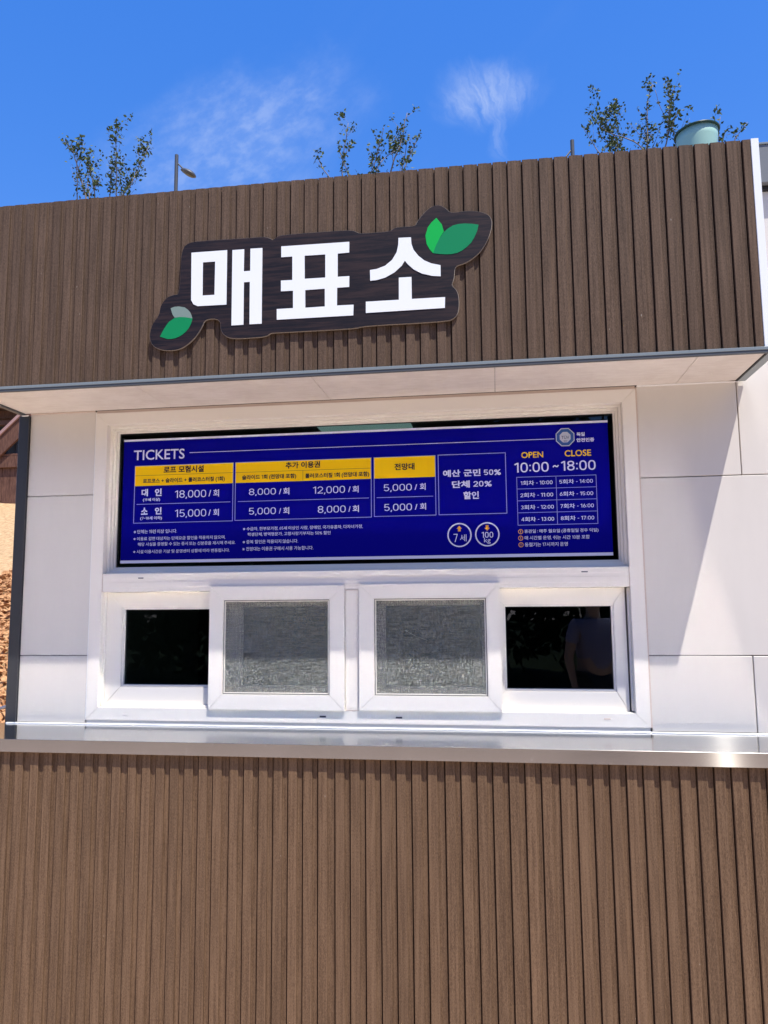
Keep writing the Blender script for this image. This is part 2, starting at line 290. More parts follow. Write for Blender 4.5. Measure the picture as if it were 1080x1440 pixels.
def make_soffit():
    m, nt, b = mat('soffit_board', rough=.75, spec=.25)
    n = noise(nt, objco(nt, (1, 1, 1), True), 9, 6, .65); n2 = noise(nt, objco(nt, (.5, 2.2, 1), True), 30, 4, .6)
    f = mth(nt, 'ADD', mth(nt, 'MULTIPLY', n, .6), mth(nt, 'MULTIPLY', n2, .4))
    c = mixc(nt, ramp(nt, f, .3, .7), (.66, .60, .54, 1), (.78, .73, .67, 1))
    nt.links.new(c, b.inputs['Base Color']); bump(nt, b, n2, .12, .002); return m
SOFFIT = make_soffit()

def make_steel(name, rough, c, wide, wf, ar):
    """brushed along x: a near mirror plus a lobe smeared across the brushing"""
    m = bpy.data.materials.new(name); m.use_nodes = True; nt = m.node_tree; nt.nodes.clear()
    br_ = noise(nt, objco(nt, (.012, 1, 1), True), 900, 3, .6); big = noise(nt, objco(nt, (1, 1, 1), True), 4, 5, .65); sm = noise(nt, objco(nt, (1, 1, 1), True), 60, 3, .6)
    cc = mixc(nt, ramp(nt, big, .35, .7), (*[x * .90 for x in c], 1), (*c, 1)); cc = mixc(nt, mth(nt, 'MULTIPLY', ramp(nt, sm, .68, .74), .25), cc, (.8, .79, .77, 1))
    pb = nt.nodes.new('ShaderNodeBsdfPrincipled'); pb.inputs['Metallic'].default_value = 1; setin(nt, pb.inputs['Base Color'], cc)
    setin(nt, pb.inputs['Roughness'], mth(nt, 'ADD', rough - .04, mth(nt, 'ADD', mth(nt, 'MULTIPLY', big, .06), mth(nt, 'MULTIPLY', br_, .04))))
    gl = nt.nodes.new('ShaderNodeBsdfAnisotropic'); setin(nt, gl.inputs['Color'], cc); gl.inputs['Roughness'].default_value = wide; gl.inputs['Anisotropy'].default_value = ar
    setin(nt, gl.inputs['Tangent'], comb(nt, 1, 0, 0))
    mx = nt.nodes.new('ShaderNodeMixShader'); mx.inputs[0].default_value = wf; nt.links.new(pb.outputs[0], mx.inputs[1]); nt.links.new(gl.outputs[0], mx.inputs[2])
    o = nt.nodes.new('ShaderNodeOutputMaterial'); nt.links.new(mx.outputs[0], o.inputs[0]); return m
STEEL = make_steel('brushed_steel_top', .13, (.50, .488, .465), .38, .012, .93)
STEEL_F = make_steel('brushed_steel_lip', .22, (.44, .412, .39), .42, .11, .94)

def make_glass():
    m = bpy.data.materials.new('window_glass'); m.use_nodes = True; nt = m.node_tree; nt.nodes.clear()
    tr = nt.nodes.new('ShaderNodeBsdfTransparent'); tr.inputs[0].default_value = (.62, .68, .68, 1)
    gl = nt.nodes.new('ShaderNodeBsdfGlossy'); gl.inputs['Roughness'].default_value = .0; gl.inputs['Color'].default_value = (.85, .9, .95, 1)
    fr = nt.nodes.new('ShaderNodeFresnel'); fr.inputs[0].default_value = 1.45
    mx = nt.nodes.new('ShaderNodeMixShader'); nt.links.new(fr.outputs[0], mx.inputs[0]); nt.links.new(tr.outputs[0], mx.inputs[1]); nt.links.new(gl.outputs[0], mx.inputs[2])
    o = nt.nodes.new('ShaderNodeOutputMaterial'); nt.links.new(mx.outputs[0], o.inputs[0]); return m
GLASS = make_glass()

def make_mesh_screen():
    m = bpy.data.materials.new('insect_mesh'); m.use_nodes = True; nt = m.node_tree; nt.nodes.clear()
    v = nt.nodes.new('ShaderNodeNewGeometry').outputs['Position']
    sp = nt.nodes.new('ShaderNodeSeparateXYZ'); nt.links.new(v, sp.inputs[0])
    X, Z = sp.outputs[0], sp.outputs[2]
    def n2(fx, fz, d=2, r=.6, o=0): return noise(nt, comb(nt, mth(nt, 'MULTIPLY', X, fx), o, mth(nt, 'MULTIPLY', Z, fz)), 1, d, r)
    rows = n2(14., 330.); cols = n2(240., 22.); blot = n2(160., 110., 3, .7, 3)
    weave = mth(nt, 'ADD', mth(nt, 'ADD', mth(nt, 'MULTIPLY', rows, .38), mth(nt, 'MULTIPLY', cols, .30)), mth(nt, 'MULTIPLY', blot, .32))
    wv = ramp(nt, weave, .40, .60)
    # irregular wire facets throw the sun about as sparkle, in vertical runs
    nv = nt.nodes.new('ShaderNodeTexNoise'); nt.links.new(comb(nt, mth(nt, 'MULTIPLY', X, 300.), 5, mth(nt, 'MULTIPLY', Z, 120.)), nv.inputs['Vector'])
    nv.inputs['Scale'].default_value = 1; nv.inputs['Detail'].default_value = 2; nv.inputs['Roughness'].default_value = .7
    off = vmth(nt, 'SUBTRACT', nv.outputs['Color'], (.5, .42, .40)); sc = nt.nodes.new('ShaderNodeVectorMath'); sc.operation = 'SCALE'; nt.links.new(off, sc.inputs[0]); sc.inputs['Scale'].default_value = 5.5
    nrm = vmth(nt, 'NORMALIZE', vmth(nt, 'ADD', nt.nodes.new('ShaderNodeNewGeometry').outputs['Normal'], sc.outputs[0]))
    df = nt.nodes.new('ShaderNodeBsdfDiffuse'); setin(nt, df.inputs[0], mixc(nt, wv, (.050, .057, .047, 1), (.20, .215, .185, 1)))
    gl = nt.nodes.new('ShaderNodeBsdfGlossy'); gl.inputs['Roughness'].default_value = .20; nt.links.new(nrm, gl.inputs['Normal'])
    nc = nt.nodes.new('ShaderNodeTexNoise'); nt.links.new(comb(nt, mth(nt, 'MULTIPLY', X, 300.), 9, mth(nt, 'MULTIPLY', Z, 260.)), nc.inputs['Vector']); nc.inputs['Scale'].default_value = 1
    hs = nt.nodes.new('ShaderNodeHueSaturation'); nt.links.new(nc.outputs['Color'], hs.inputs['Color']); hs.inputs['Saturation'].default_value = 1.1; hs.inputs['Value'].default_value = 1.5
    nt.links.new(mixc(nt, .45, (.85, .88, .84, 1), hs.outputs[0]), gl.inputs[0])
    wire = nt.nodes.new('ShaderNodeMixShader'); setin(nt, wire.inputs[0], .17); nt.links.new(df.outputs[0], wire.inputs[1]); nt.links.new(gl.outputs[0], wire.inputs[2])
    tr = nt.nodes.new('ShaderNodeBsdfTransparent')
    mx = nt.nodes.new('ShaderNodeMixShader'); setin(nt, mx.inputs[0], mth(nt, 'ADD', .30, mth(nt, 'MULTIPLY', wv, .34)))
    nt.links.new(tr.outputs[0], mx.inputs[1]); nt.links.new(wire.outputs[0], mx.inputs[2])
    o = nt.nodes.new('ShaderNodeOutputMaterial'); nt.links.new(mx.outputs[0], o.inputs[0]); return m
MESH = make_mesh_screen()

def make_walnut():
    m, nt, b = mat('walnut_print', rough=.5, spec=.22)
    co = objco(nt, (.7, 1, 11), True)
    w = noise(nt, co, 8, 6, .62, .5); w2 = noise(nt, objco(nt, (1, 1, 14), True), 30, 4, .6, .3)
    c = mixc(nt, ramp(nt, w, .38, .66), (.010, .0085, .012, 1), (.034, .021, .021, 1))
    c = mixc(nt, mth(nt, 'MULTIPLY', ramp(nt, w2, .56, .75), .5), c, (.050, .031, .029, 1))
    nt.links.new(c, b.inputs['Base Color']); return m
WALNUT = make_walnut()
EDGE = mat('sign_edge', (.30, .25, .20), .5)[0]
LETW = mat('white_acrylic', (.86, .88, .88), .3)[0]
LEAF1 = mat('leaf_bright_green', (.008, .42, .07), .4, spec=.2)[0]
LEAF2 = mat('leaf_deep_green', (.008, .225, .085), .4, spec=.2)[0]
LEAF3 = mat('leaf_faded_grey', (.20, .27, .23), .4)[0]
LEAF4 = mat('leaf_mid_green', (.004, .24, .07), .35)[0]

BLUE = mat('banner_blue', (.0015, .001, .20), .6, spec=.04)[0]
BW = mat('banner_white', (.62, .62, .82), .6, spec=.05)[0]
BWS = mat('banner_white_strip', (.66, .66, .80), .6, spec=.05)[0]
BLINE = mat('banner_line', (.34, .36, .70), .6, spec=.05)[0]
BY = mat('banner_yellow', (.82, .50, .006), .6, spec=.05)[0]
BK = mat('banner_navy', (.012, .008, .035), .6, spec=.05)[0]
BO = mat('banner_orange', (.80, .36, .03), .5)[0]
BSEAL = mat('seal_blue', (.01, .07, .26), .4)[0]
BSEALG = mat('seal_grey', (.46, .46, .52), .4)[0]
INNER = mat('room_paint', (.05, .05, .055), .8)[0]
GLOW_TILE, _n, _b = mat('teal_tile_glow', (.55, .62, .60), .6); _b.inputs['Emission Color'].default_value = (.55, .85, .78, 1); _b.inputs['Emission Strength'].default_value = .30  # added glow for a pale patch at the ceiling, no known lamp

# ================================================================== geometry helpers (z is rel height unless noted)
def link(name, me, m=None, parent=None, loc=None, smooth=False):
    """link a mesh given in world coordinates; its origin goes to the base centre of its bounds"""
    vs = [v.co.copy() for v in me.vertices]
    mn = Vector((min(v.x for v in vs), min(v.y for v in vs), min(v.z for v in vs))); mx = Vector((max(v.x for v in vs), max(v.y for v in vs), max(v.z for v in vs)))
    o0 = Vector(((mn.x + mx.x) / 2, (mn.y + mx.y) / 2, mn.z)) if loc is None else Vector(loc)
    me.transform(Matrix.Translation(-o0)); me.name = name
    if m is not None:
        for mm in (m if isinstance(m, (list, tuple)) else [m]): me.materials.append(mm)
    if smooth:
        for p in me.polygons: p.use_smooth = True
    o = bpy.data.objects.new(name, me); COL.objects.link(o); o.location = o0
    if parent is not None: setparent(o, parent)
    return o
def setparent(o, p):
    w = o.location.copy(); o.parent = p; q = p; off = Vector()
    while q is not None: off += q.location; q = q.parent
    o.location = w - off
def empty(name, loc, label=None, cat=None, group=None, parent=None):
    e = bpy.data.objects.new(name, None); e.empty_display_size = .1; COL.objects.link(e); e.location = loc
    if label: e['label'] = label
    if cat: e['category'] = cat
    if group: e['group'] = group
    if parent is not None: setparent(e, parent)
    return e
def tag(o, label=None, cat=None, group=None, kind=None):
    for k, v in (('label', label), ('category', cat), ('group', group), ('kind', kind)):
        if v: o[k] = v
    return o
def tomesh(bm, name='m'):
    bmesh.ops.recalc_face_normals(bm, faces=bm.faces); me = bpy.data.meshes.new(name); bm.to_mesh(me); bm.free(); return me
def addbox(bm, x0, x1, y0, y1, z0, z1, bev=0.0, rel=True):
    h = H if rel else 0
    r = bmesh.ops.create_cube(bm, size=1.0)['verts']
    for v in r: v.co = Vector((x0 + (v.co.x + .5) * (x1 - x0), y0 + (v.co.y + .5) * (y1 - y0), z0 + h + (v.co.z + .5) * (z1 - z0)))
    if bev:
        es = list({e for v in r for e in v.link_edges}); bmesh.ops.bevel(bm, geom=es, offset=bev, segments=1, affect='EDGES', clamp_overlap=True)
def box(name, x0, x1, y0, y1, z0, z1, m, parent=None, bev=.0015, rel=True):
    bm = bmesh.new(); addbox(bm, x0, x1, y0, y1, z0, z1, bev, rel); return link(name, tomesh(bm), m, parent)
def addtube(bm, pts, rad, n=6, cap=True):
    """tube through world points; rad is one number or one per point"""
    rings = []
    for i, p in enumerate(pts):
        p = Vector(p); t = (Vector(pts[min(i + 1, len(pts) - 1)]) - Vector(pts[max(i - 1, 0)])).normalized()
        a = t.cross(Vector((0, 0, 1)) if abs(t.z) < .9 else Vector((1, 0, 0))).normalized(); b_ = t.cross(a)
        r = rad[i] if isinstance(rad, (list, tuple)) else rad
        rings.append([bm.verts.new(p + (a * math.cos(k * 2 * math.pi / n) + b_ * math.sin(k * 2 * math.pi / n)) * r) for k in range(n)])
    for u, v in zip(rings, rings[1:]):
        for k in range(n): bm.faces.new((u[k], u[(k + 1) % n], v[(k + 1) % n], v[k]))
    if cap: bm.faces.new(rings[0]); bm.faces.new(rings[-1])
def shape(polys, thick, y, name, mats, parent, smooth_it=0, grow=0.0):
    """flat polygon (with holes) in the x-z plane, front face at y, thickness going back"""
    cu = bpy.data.curves.new(name, 'CURVE'); cu.dimensions = '2D'; cu.fill_mode = 'BOTH'; cu.extrude = thick / 2; cu.offset = grow
    for pl in polys:
        p = list(pl)
        for _ in range(smooth_it):
            q = []
            for i in range(len(p)):
                a, b_ = p[i], p[(i + 1) % len(p)]
                q += [(a[0] * .75 + b_[0] * .25, a[1] * .75 + b_[1] * .25), (a[0] * .25 + b_[0] * .75, a[1] * .25 + b_[1] * .75)]
            p = q
        s = cu.splines.new('POLY'); s.points.add(len(p) - 1); s.use_cyclic_u = True
        for sp, (x, z) in zip(s.points, p): sp.co = (x, z, 0, 1)
    o = bpy.data.objects.new('tmp', cu); COL.objects.link(o); dg = bpy.context.evaluated_depsgraph_get()
    me = bpy.data.meshes.new_from_object(o.evaluated_get(dg)); bpy.data.objects.remove(o); bpy.data.curves.remove(cu)
    for v in me.vertices: v.co = Vector((v.co.x, y + thick / 2 - v.co.z, v.co.y + H))
    me.materials.clear()
    ob = link(name, me, mats, parent)
    if isinstance(mats, (list, tuple)) and len(mats) > 1:
        for p in ob.data.polygons: p.material_index = 0 if abs(p.normal.y) > .7 else 1
    return ob

# ================================================================== ground and hillside
def make_ground_mat():
    m, nt, b = mat('pale_paving', rough=.85, spec=.3)
    n = noise(nt, objco(nt, world=True), 1.2, 6, .6); n2 = noise(nt, objco(nt, world=True), 60, 3, .7)
    br = nt.nodes.new('ShaderNodeTexBrick'); nt.links.new(objco(nt, world=True), br.inputs['Vector'])
    br.inputs['Scale'].default_value = 4.0; br.inputs['Color1'].default_value = (.66, .52, .41, 1); br.inputs['Color2'].default_value = (.58, .455, .36, 1); br.inputs['Mortar'].default_value = (.22, .19, .17, 1); br.inputs['Mortar Size'].default_value = .012
    c = mixc(nt, mth(nt, 'MULTIPLY', n, .35), br.outputs[0], (.44, .35, .28, 1)); c = mixc(nt, mth(nt, 'MULTIPLY', n2, .2), c, (.72, .60, .50, 1))
    nt.links.new(c, b.inputs['Base Color']); bump(nt, b, n2, .3, .004); return m
bm = bmesh.new(); bmesh.ops.create_grid(bm, x_segments=4, y_segments=4, size=600)
g = link('ground', tomesh(bm), make_ground_mat()); tag(g, kind='structure')

def make_lawn():
    m, nt, b = mat('added_dark_lawn', rough=.9, spec=.1)
    n = noise(nt, objco(nt, world=True), 8, 5, .7); c = mixc(nt, n, (.012, .020, .006, 1), (.035, .045, .015, 1)); nt.links.new(c, b.inputs['Base Color']); return m
bm = bmesh.new(); addbox(bm, -60, 60, -60, -7.5, .002, .02, 0, rel=False); lw_ = link('added_lawn', tomesh(bm), make_lawn()); tag(lw_, kind='structure')  # unseen lawn, added to darken what the window panes mirror

def make_sand():
    m, nt, b = mat('dry_sand', rough=.95, spec=.1)
    n = noise(nt, objco(nt, world=True), 1.5, 6, .6); n2 = noise(nt, objco(nt, world=True), 22, 5, .7); gr = noise(nt, objco(nt, world=True), 3.2, 4, .6)
    c = mixc(nt, ramp(nt, n2, .3, .7), (.40, .25, .125, 1), (.62, .42, .23, 1)); c = mixc(nt, mth(nt, 'MULTIPLY', ramp(nt, gr, .66, .74), .55), c, (.10, .11, .04, 1))
    nt.links.new(c, b.inputs['Base Color']); bump(nt, b, n2, .8, .03); return m
def hill_z(x, y):                                       # rel height of the bank behind and left of the booth
    z = -.922 + .37 * y if y < 8.4 else -.922 + .37 * 8.4 + .10 * (y - 8.4)
    if y > 40: z = -.922 + .37 * 8.4 + 3.16
    k = min(1, max(0, (x + .75) / .3)) * min(1, max(0, (3.9 - x) / .3)) * min(1, max(0, (4.2 - y) / .3))
    z = z * (1 - k) + (-1.25) * k
    return z + .05 * mnoise.noise(Vector((x * 1.3, y * 1.3, 0))) + .015 * mnoise.noise(Vector((x * 6, y * 6, 1)))
bm = bmesh.new(); xs = [-40, -25, -16, -11] + [-8 + i * .15 for i in range(95)] + [7, 9, 13, 20, 40]; ys = [-1.2 + i * .15 for i in range(86)] + [12.5, 14, 18, 25, 40, 60]
grid = [[bm.verts.new((x, y, hill_z(x, y) + H)) for x in xs] for y in ys]
for j in range(len(ys) - 1):
    for i in range(len(xs) - 1): bm.faces.new((grid[j][i], grid[j][i + 1], grid[j + 1][i + 1], grid[j + 1][i]))
hl = link('hillside', tomesh(bm), make_sand(), smooth=True); tag(hl, kind='structure')

# shredded bark laid on the lower bank
def make_bark():
    m, nt, b = mat('bark_mulch', rough=.9, spec=.1)
    n = noise(nt, objco(nt, world=True), 30, 3, .6); n2 = noise(nt, objco(nt, (1, 1, 1), True), 200, 3, .7)
    c = mixc(nt, ramp(nt, mth(nt, 'ADD', mth(nt, 'MULTIPLY', n, .6), mth(nt, 'MULTIPLY', n2, .4)), .33, .66), (.26, .11, .045, 1), (.68, .39, .19, 1))
    nt.links.new(c, b.inputs['Base Color']); return m
bm = bmesh.new(); rb = random.Random(3)
for i in range(13000):
    x = rb.uniform(-3.6, -.72); y = rb.uniform(.7, 5.2)
    if abs(x - (-.45 - .66 * y)) > .5: continue
    L = rb.uniform(.02, .055); wd = L * rb.uniform(.25, .5); ang = rb.uniform(0, 6.28); pit = rb.uniform(-.6, .9); cz = hill_z(x, y) + H + rb.uniform(0, .045)
    d = Vector((math.cos(ang) * math.cos(pit), math.sin(ang) * math.cos(pit), math.sin(pit))); s = Vector((-math.sin(ang), math.cos(ang), rb.uniform(-.5, .5))).normalized(); u = d.cross(s)
    c = Vector((x, y, cz)); k = rb.uniform(.2, .6) * L
    rings = []
    for t in (-1, 0, 1):
        cc = c + d * L * t + u * (k * (1 - t * t)); w = wd * (1 - .55 * abs(t))
        rings.append([bm.verts.new(cc + s * w), bm.verts.new(cc + u * w * .6), bm.verts.new(cc - s * w), bm.verts.new(cc - u * w * .5)])
    for a, b_ in zip(rings, rings[1:]):
        for q in range(4): bm.faces.new((a[q], a[(q + 1) % 4], b_[(q + 1) % 4], b_[q]))
    bm.faces.new(rings[0]); bm.faces.new(rings[-1])
bk = link('bark_mulch', tomesh(bm), make_bark()); tag(bk, 'orange brown shredded bark heaped on the bank left of the booth', 'mulch', kind='stuff')

# timber deck far up the bank
TIMB = mat('stained_timber', (.10, .045, .03), .7)[0]
def make_timber():
    m, nt, b = mat('stained_timber_grain', rough=.7, spec=.3)
    n = noise(nt, objco(nt, (1, 1, .12), True), 60, 4, .6); k = noise(nt, objco(nt, world=True), 3, 3)
    c = mixc(nt, ramp(nt, n, .3, .7), (.075, .032, .022, 1), (.17, .085, .055, 1)); nt.links.new(c, b.inputs['Base Color']); return m
TIMB = make_timber(); RAIL = mat('faded_handrail', (.36, .22, .20), .7)[0]; SHAD = mat('deck_shade_black', (.02, .02, .025), .6)[0]  # near-black puts the shade in and under the deck into its colour
deck = empty('timber_deck', (-6.6, 8.6, 1.9 + H), 'dark brown timber deck with stair rail standing on the sandy bank at far left', 'deck')
for i in range(14):
    x1 = -5.40 - .13 * i; box('skirt_board', x1 - .125, x1, 8.0, 8.03, 2.02 + .035 * (i % 3), 2.66, TIMB, deck, .003)
box('deck_beam', -7.3, -5.36, 7.95, 8.0, 2.62, 2.80, TIMB, deck, .004)
box('corner_post', -5.50, -5.38, 8.031, 8.15, 1.7, 2.62, SHAD, deck, .004)
for i in range(9): box('deck_plank', -7.3, -5.34, 7.95 + i * .2, 8.14 + i * .2, 2.803, 2.84, TIMB, deck, .003)
for i in range(10):
    x = -5.50 - i * .17; box('baluster', x - .04, x, 8.02, 8.06, 2.84, 3.02 + .0 * i, SHAD, deck, .003)
bm = bmesh.new()
P0 = Vector((-6.9, 7.9, 2.02 + H)); P1 = Vector((-5.42, 7.9, 3.36 + H))
def plank(bm, a, b_, w, t):
    d = (b_ - a).normalized(); up = Vector((0, 1, 0)).cross(d) * -1; up = up if up.z > 0 else -up
    vs = [bm.verts.new(p + up * s + Vector((0, q, 0))) for p in (a, b_) for s in (0, w) for q in (0, t)]
    for f in ((0, 1, 3, 2), (4, 6, 7, 5), (0, 4, 5, 1), (2, 3, 7, 6), (0, 2, 6, 4), (1, 5, 7, 3)): bm.faces.new([vs[k] for k in f])
plank(bm, P0, P1, .24, .045); link('stringer', tomesh(bm), TIMB, deck)
bm = bmesh.new(); plank(bm, P0 + Vector((-.16, -.03, .18)), P1 + Vector((-.16, -.03, .18)), .045, .10); link('handrail', tomesh(bm), RAIL, deck)
for k, (z0, z1) in enumerate(((3.40, 3.48), (3.56, 3.70))): box('roof_beam', -7.3, -5.0, 8.3 + .2 * k, 8.4 + .2 * k, z0, z1, TIMB, deck, .004)
box('back_wall', -7.3, -5.2, 9.5, 9.55, 2.84, 3.9, SHAD, deck, .0)
for x in (-5.25, -7.25): box('roof_post', x, x + .1, 8.5, 8.6, 1.9, 3.56, SHAD, deck, .004)
bm = bmesh.new(); addbox(bm, -7.6, -4.9, 8.0, 10.0, 3.72, 3.80, .004); link('deck_roof', tomesh(bm), TIMB, deck)

# small fittings seen in the gap beside the booth
bm = bmesh.new(); addbox(bm, -.92, -.72, .9, 2.2, -.9, .16, .004); kb = link('concrete_kerb', tomesh(bm), mat('pale_concrete', (.42, .41, .38), .8)[0]); tag(kb, 'low pale concrete upstand beside the dark corner post of the booth', 'kerb')
bm = bmesh.new(); addtube(bm, [(-.60 - .22 * math.cos(t), .55 + .1 * math.sin(t * .7), H - .07 + .05 * math.sin(t)) for t in [i * .25 for i in range(13)]], .007, 8)
hs_ = link('garden_hose', tomesh(bm), mat('white_hose', (.7, .69, .66), .4)[0], smooth=True); tag(hs_, 'loop of thin white hose on the bark beside the counter end', 'hose')

# ================================================================== the booth
booth = empty('ticket_booth', (1.1, 1.2, 0), 'ticket booth clad in brown ribbed boards with white panels, ticket windows and a steel counter', 'ticket booth')

# ---- ribbed boards: base sheet with a deep dark groove, ribs proud of it
PIT = .05245; BW_ = .3740; RIBD = .0072
def board_mesh(z0, z1, yf, nribs=7, wide=True, lim=9, wpc=None):
    """base of one board; local x from 0; profile extruded in z"""
    prof = []; back = yf + .026
    for k in range(nribs):
        x = k * PIT; e = x + PIT if k < nribs - 1 or not wide else BW_ - .0
        if e > lim: prof += [(x, yf + .0185), (x + .0036, yf + .0185), (x + .0036, yf + RIBD), (lim, yf + RIBD)]; break
        prof += [(x, yf + .0185), (x + .0036, yf + .0185), (x + .0036, yf + RIBD), (x + .0040, yf + RIBD), (e - .0145, yf + RIBD), (e - .0135, yf + RIBD + .0009), (e - .0045, yf + RIBD + .0009), (e - .0035, yf + RIBD), (e - .0008, yf + RIBD), (e - .0002, yf + RIBD + .001)]
    prof += [(prof[-1][0] + .0001, back), (0, back)]
    bm = bmesh.new()
    a = [bm.verts.new((x, y, z0 + H)) for x, y in prof]; b_ = [bm.verts.new((x, y, z1 + H)) for x, y in prof]
    for i in range(len(prof)): bm.faces.new((a[i], a[(i + 1) % len(prof)], b_[(i + 1) % len(prof)], b_[i]))
    bm.faces.new(a[::-1]); bm.faces.new(b_)
    bmesh.ops.recalc_face_normals(bm, faces=bm.faces)
    me = bpy.data.meshes.new('board'); bm.to_mesh(me); bm.free(); me.materials.append(wpc); return me
def rib_mesh(z0, z1, yf, wpc):
    prof = [(0, yf + RIBD + .0004), (0, yf + .0008), (.0008, yf), (.0295, yf), (.0308, yf + .0012), (.0308, yf + RIBD + .0004)]
    bm = bmesh.new(); a = [bm.verts.new((x, y, z0)) for x, y in prof]; b_ = [bm.verts.new((x, y, z1)) for x, y in prof]
    for i in range(len(prof)): bm.faces.new((a[i], a[(i + 1) % len(prof)], b_[(i + 1) % len(prof)], b_[i]))
    bm.faces.new(a[::-1]); bm.faces.new(b_); bmesh.ops.recalc_face_normals(bm, faces=bm.faces)
    me = bpy.data.meshes.new('slat'); bm.to_mesh(me); bm.free(); me.materials.append(wpc); return me
def cladding(starts, z0, z1, yf, xmax, ztop_jit, wpc, up=0.0):
    full = board_mesh(z0, z1 + up, yf, wpc=wpc); rib = rib_mesh(0, z1 - z0, yf, wpc)
    rj = random.Random(11)
    for s in starts:
        n = 7
        while n > 0 and s + (n - 1) * PIT + .018 > xmax: n -= 1
        short = s + (n - 1) * PIT + .0348 > xmax
        me = full if s + BW_ < xmax + .02 else board_mesh(z0, z1 + up, yf, n, False, xmax - s, wpc)
        o = bpy.data.objects.new('board', me); COL.objects.link(o); o.parent = booth
        dz = rj.uniform(-1, 1) * ztop_jit; dy = rj.uniform(-.0006, .0006)
        for v in (0,): o.location = Vector((s, dy, dz)) - booth.location
        for k in range(n):
            r = bpy.data.objects.new('slat', rib); COL.objects.link(r); r.parent = o
            r.location = Vector((k * PIT + .0040, 0, z0 + H))
            if short and k == n - 1: r.scale.x = (xmax - s - k * PIT - .0042) / .0308
YF = -.335
cladding([-.4018 + .3738 * k for k in range(8)], 1.289, 2.034, YF, 2.559, .0003, WPC_DARK, .0034)
YL = -.3275
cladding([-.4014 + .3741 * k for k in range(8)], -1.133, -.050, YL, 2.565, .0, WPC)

# ---- canopy
box('canopy_core', -.395, 2.556, YF + .0275, -.006, 1.300, 2.042, FLASH_D, booth, .0)
box('end_trim', 2.5592, 2.5844, YF - .004, YF + .05, 1.2960, 2.0345, TRIM, booth, .001)
box('end_panel', 2.5594, 2.5840, YF + .051, -.002, 1.2960, 2.030, TRIM, booth, .001)
# bottom flashing: light grey front, dark drip edge
box('flashing', -.41, 2.600, YF - .010, YF + .026, 1.2840, 1.2950, FLASH, booth, .001)
box('drip_edge', -.41, 2.598, YF - .008, YF + .004, 1.2740, 1.2838, FLASH_D, booth, .001)
box('side_flashing', 2.5560, 2.5990, YF + .0045, -.002, 1.2790, 1.2838, FLASH, booth, .001)
box('side_drip', 2.5640, 2.5700, YF + .0045, -.002, 1.2740, 1.2788, DARK, booth, .0)
box('side_lip', 2.5702, 2.5985, YF + .0045, -.002, 1.2745, 1.2788, FLASH, booth, .0)
box('side_flashing', -.345, -.325, YF + .0045, .0, 1.2700, 1.2838, FLASH_D, booth, .001)
for a, b_ in zip((-.3245, .331, 1.011, 1.671, 2.351), (.3295, 1.0095, 1.6695, 2.3495, 2.563)):
    box('soffit_board', a, b_, YF + .005, -.0005, 1.2775, 1.2855, SOFFIT, booth, .0007)
box('soffit_backing', -.32, 2.56, YF + .03, -.002, 1.2865, 1.296, DARK, booth, .0)
# caulk between wall and soffit
box('sealant_line', -.30, -.006, -.003, .006, 1.2725, 1.2772, CAULK_B, booth, .001)
box('sealant_line', 2.206, 2.562, -.005, .006, 1.2725, 1.2772, CAULK, booth, .001)
box('sealant_line', 2.5400, 2.5740, -.010, -.0055, 1.2700, 1.2738, CAULK, booth, .001)
box('sealant_line', -.338, -.307, -.010, .004, 1.2660, 1.2695, CAULK, booth, .001)

# ---- white wall panels (y front = .006) with open joints over a dark backing
YP = .006
def panel(x0, x1, z0, z1): box('wall_panel', x0, x1, YP, YP + .02, z0, z1, PANEL, booth, .0016)
panel(-.3035, -.0045, -.012, .2540); panel(-.3035, -.0045, .2572, .9178); panel(-.3035, -.0045, .9212, 1.2760)
panel(2.2050, 2.5638, -.012, .2582); panel(2.5672, 3.40, -.012, .2582)
panel(2.2050, 3.40, .2616, .9185)
panel(2.2050, 2.5660, .9218, 1.2780); panel(2.5694, 3.40, .9218, 2.0200)
box('wall_backing', -.30, -.003, YP + .021, YP + .05, -.02, 2.01, DARK, booth, .0)
box('wall_backing', 2.203, 3.39, YP + .021, YP + .05, -.02, 2.01, DARK, booth, .0)
box('wall_backing', -.003, 2.203, YP + .021, YP + .05, 1.27, 2.01, DARK, booth, .0)
box('side_wall', 3.36, 3.395, YP + .051, 3.2, -1.133, 2.02, PANEL, booth, .001)
box('side_wall', -.32, -.29, YP + .051, 3.2, -1.133, 2.02, PANEL, booth, .001)
box('rear_wall', -.288, 3.358, 3.16, 3.2, -1.133, 2.02, PANEL, booth, .001)
box('plinth_wall', 2.589, 3.395, YP, YP + .05, -1.133, -.014, PANEL, booth, .001)
box('plinth_wall', -.30, 2.588, YL + .028, .05, -1.133, -.066, DARK, booth, .0)
box('corner_post', -.3530, -.3055, -.002, .05, -1.133, 1.268, POST, booth, .0015)
box('corner_post_edge', -.3085, -.3045, -.006, -.0025, -.012, 1.268, POST, booth, .0)
# roof of the main building
box('roof_fascia', -.37, 3.45, -.036, .03, 2.035, 2.188, ROOFG, booth, .002)
box('roof_cap', -.38, 3.46, -.040, .06, 2.1882, 2.196, FLASH, booth, .001)
box('eaves_gap', -.36, 3.44, -.012, .028, 2.0205, 2.0348, DARK, booth, .0)
box('roof_deck', -.37, 3.45, .061, 3.25, 2.14, 2.185, ROOFG, booth, .002)
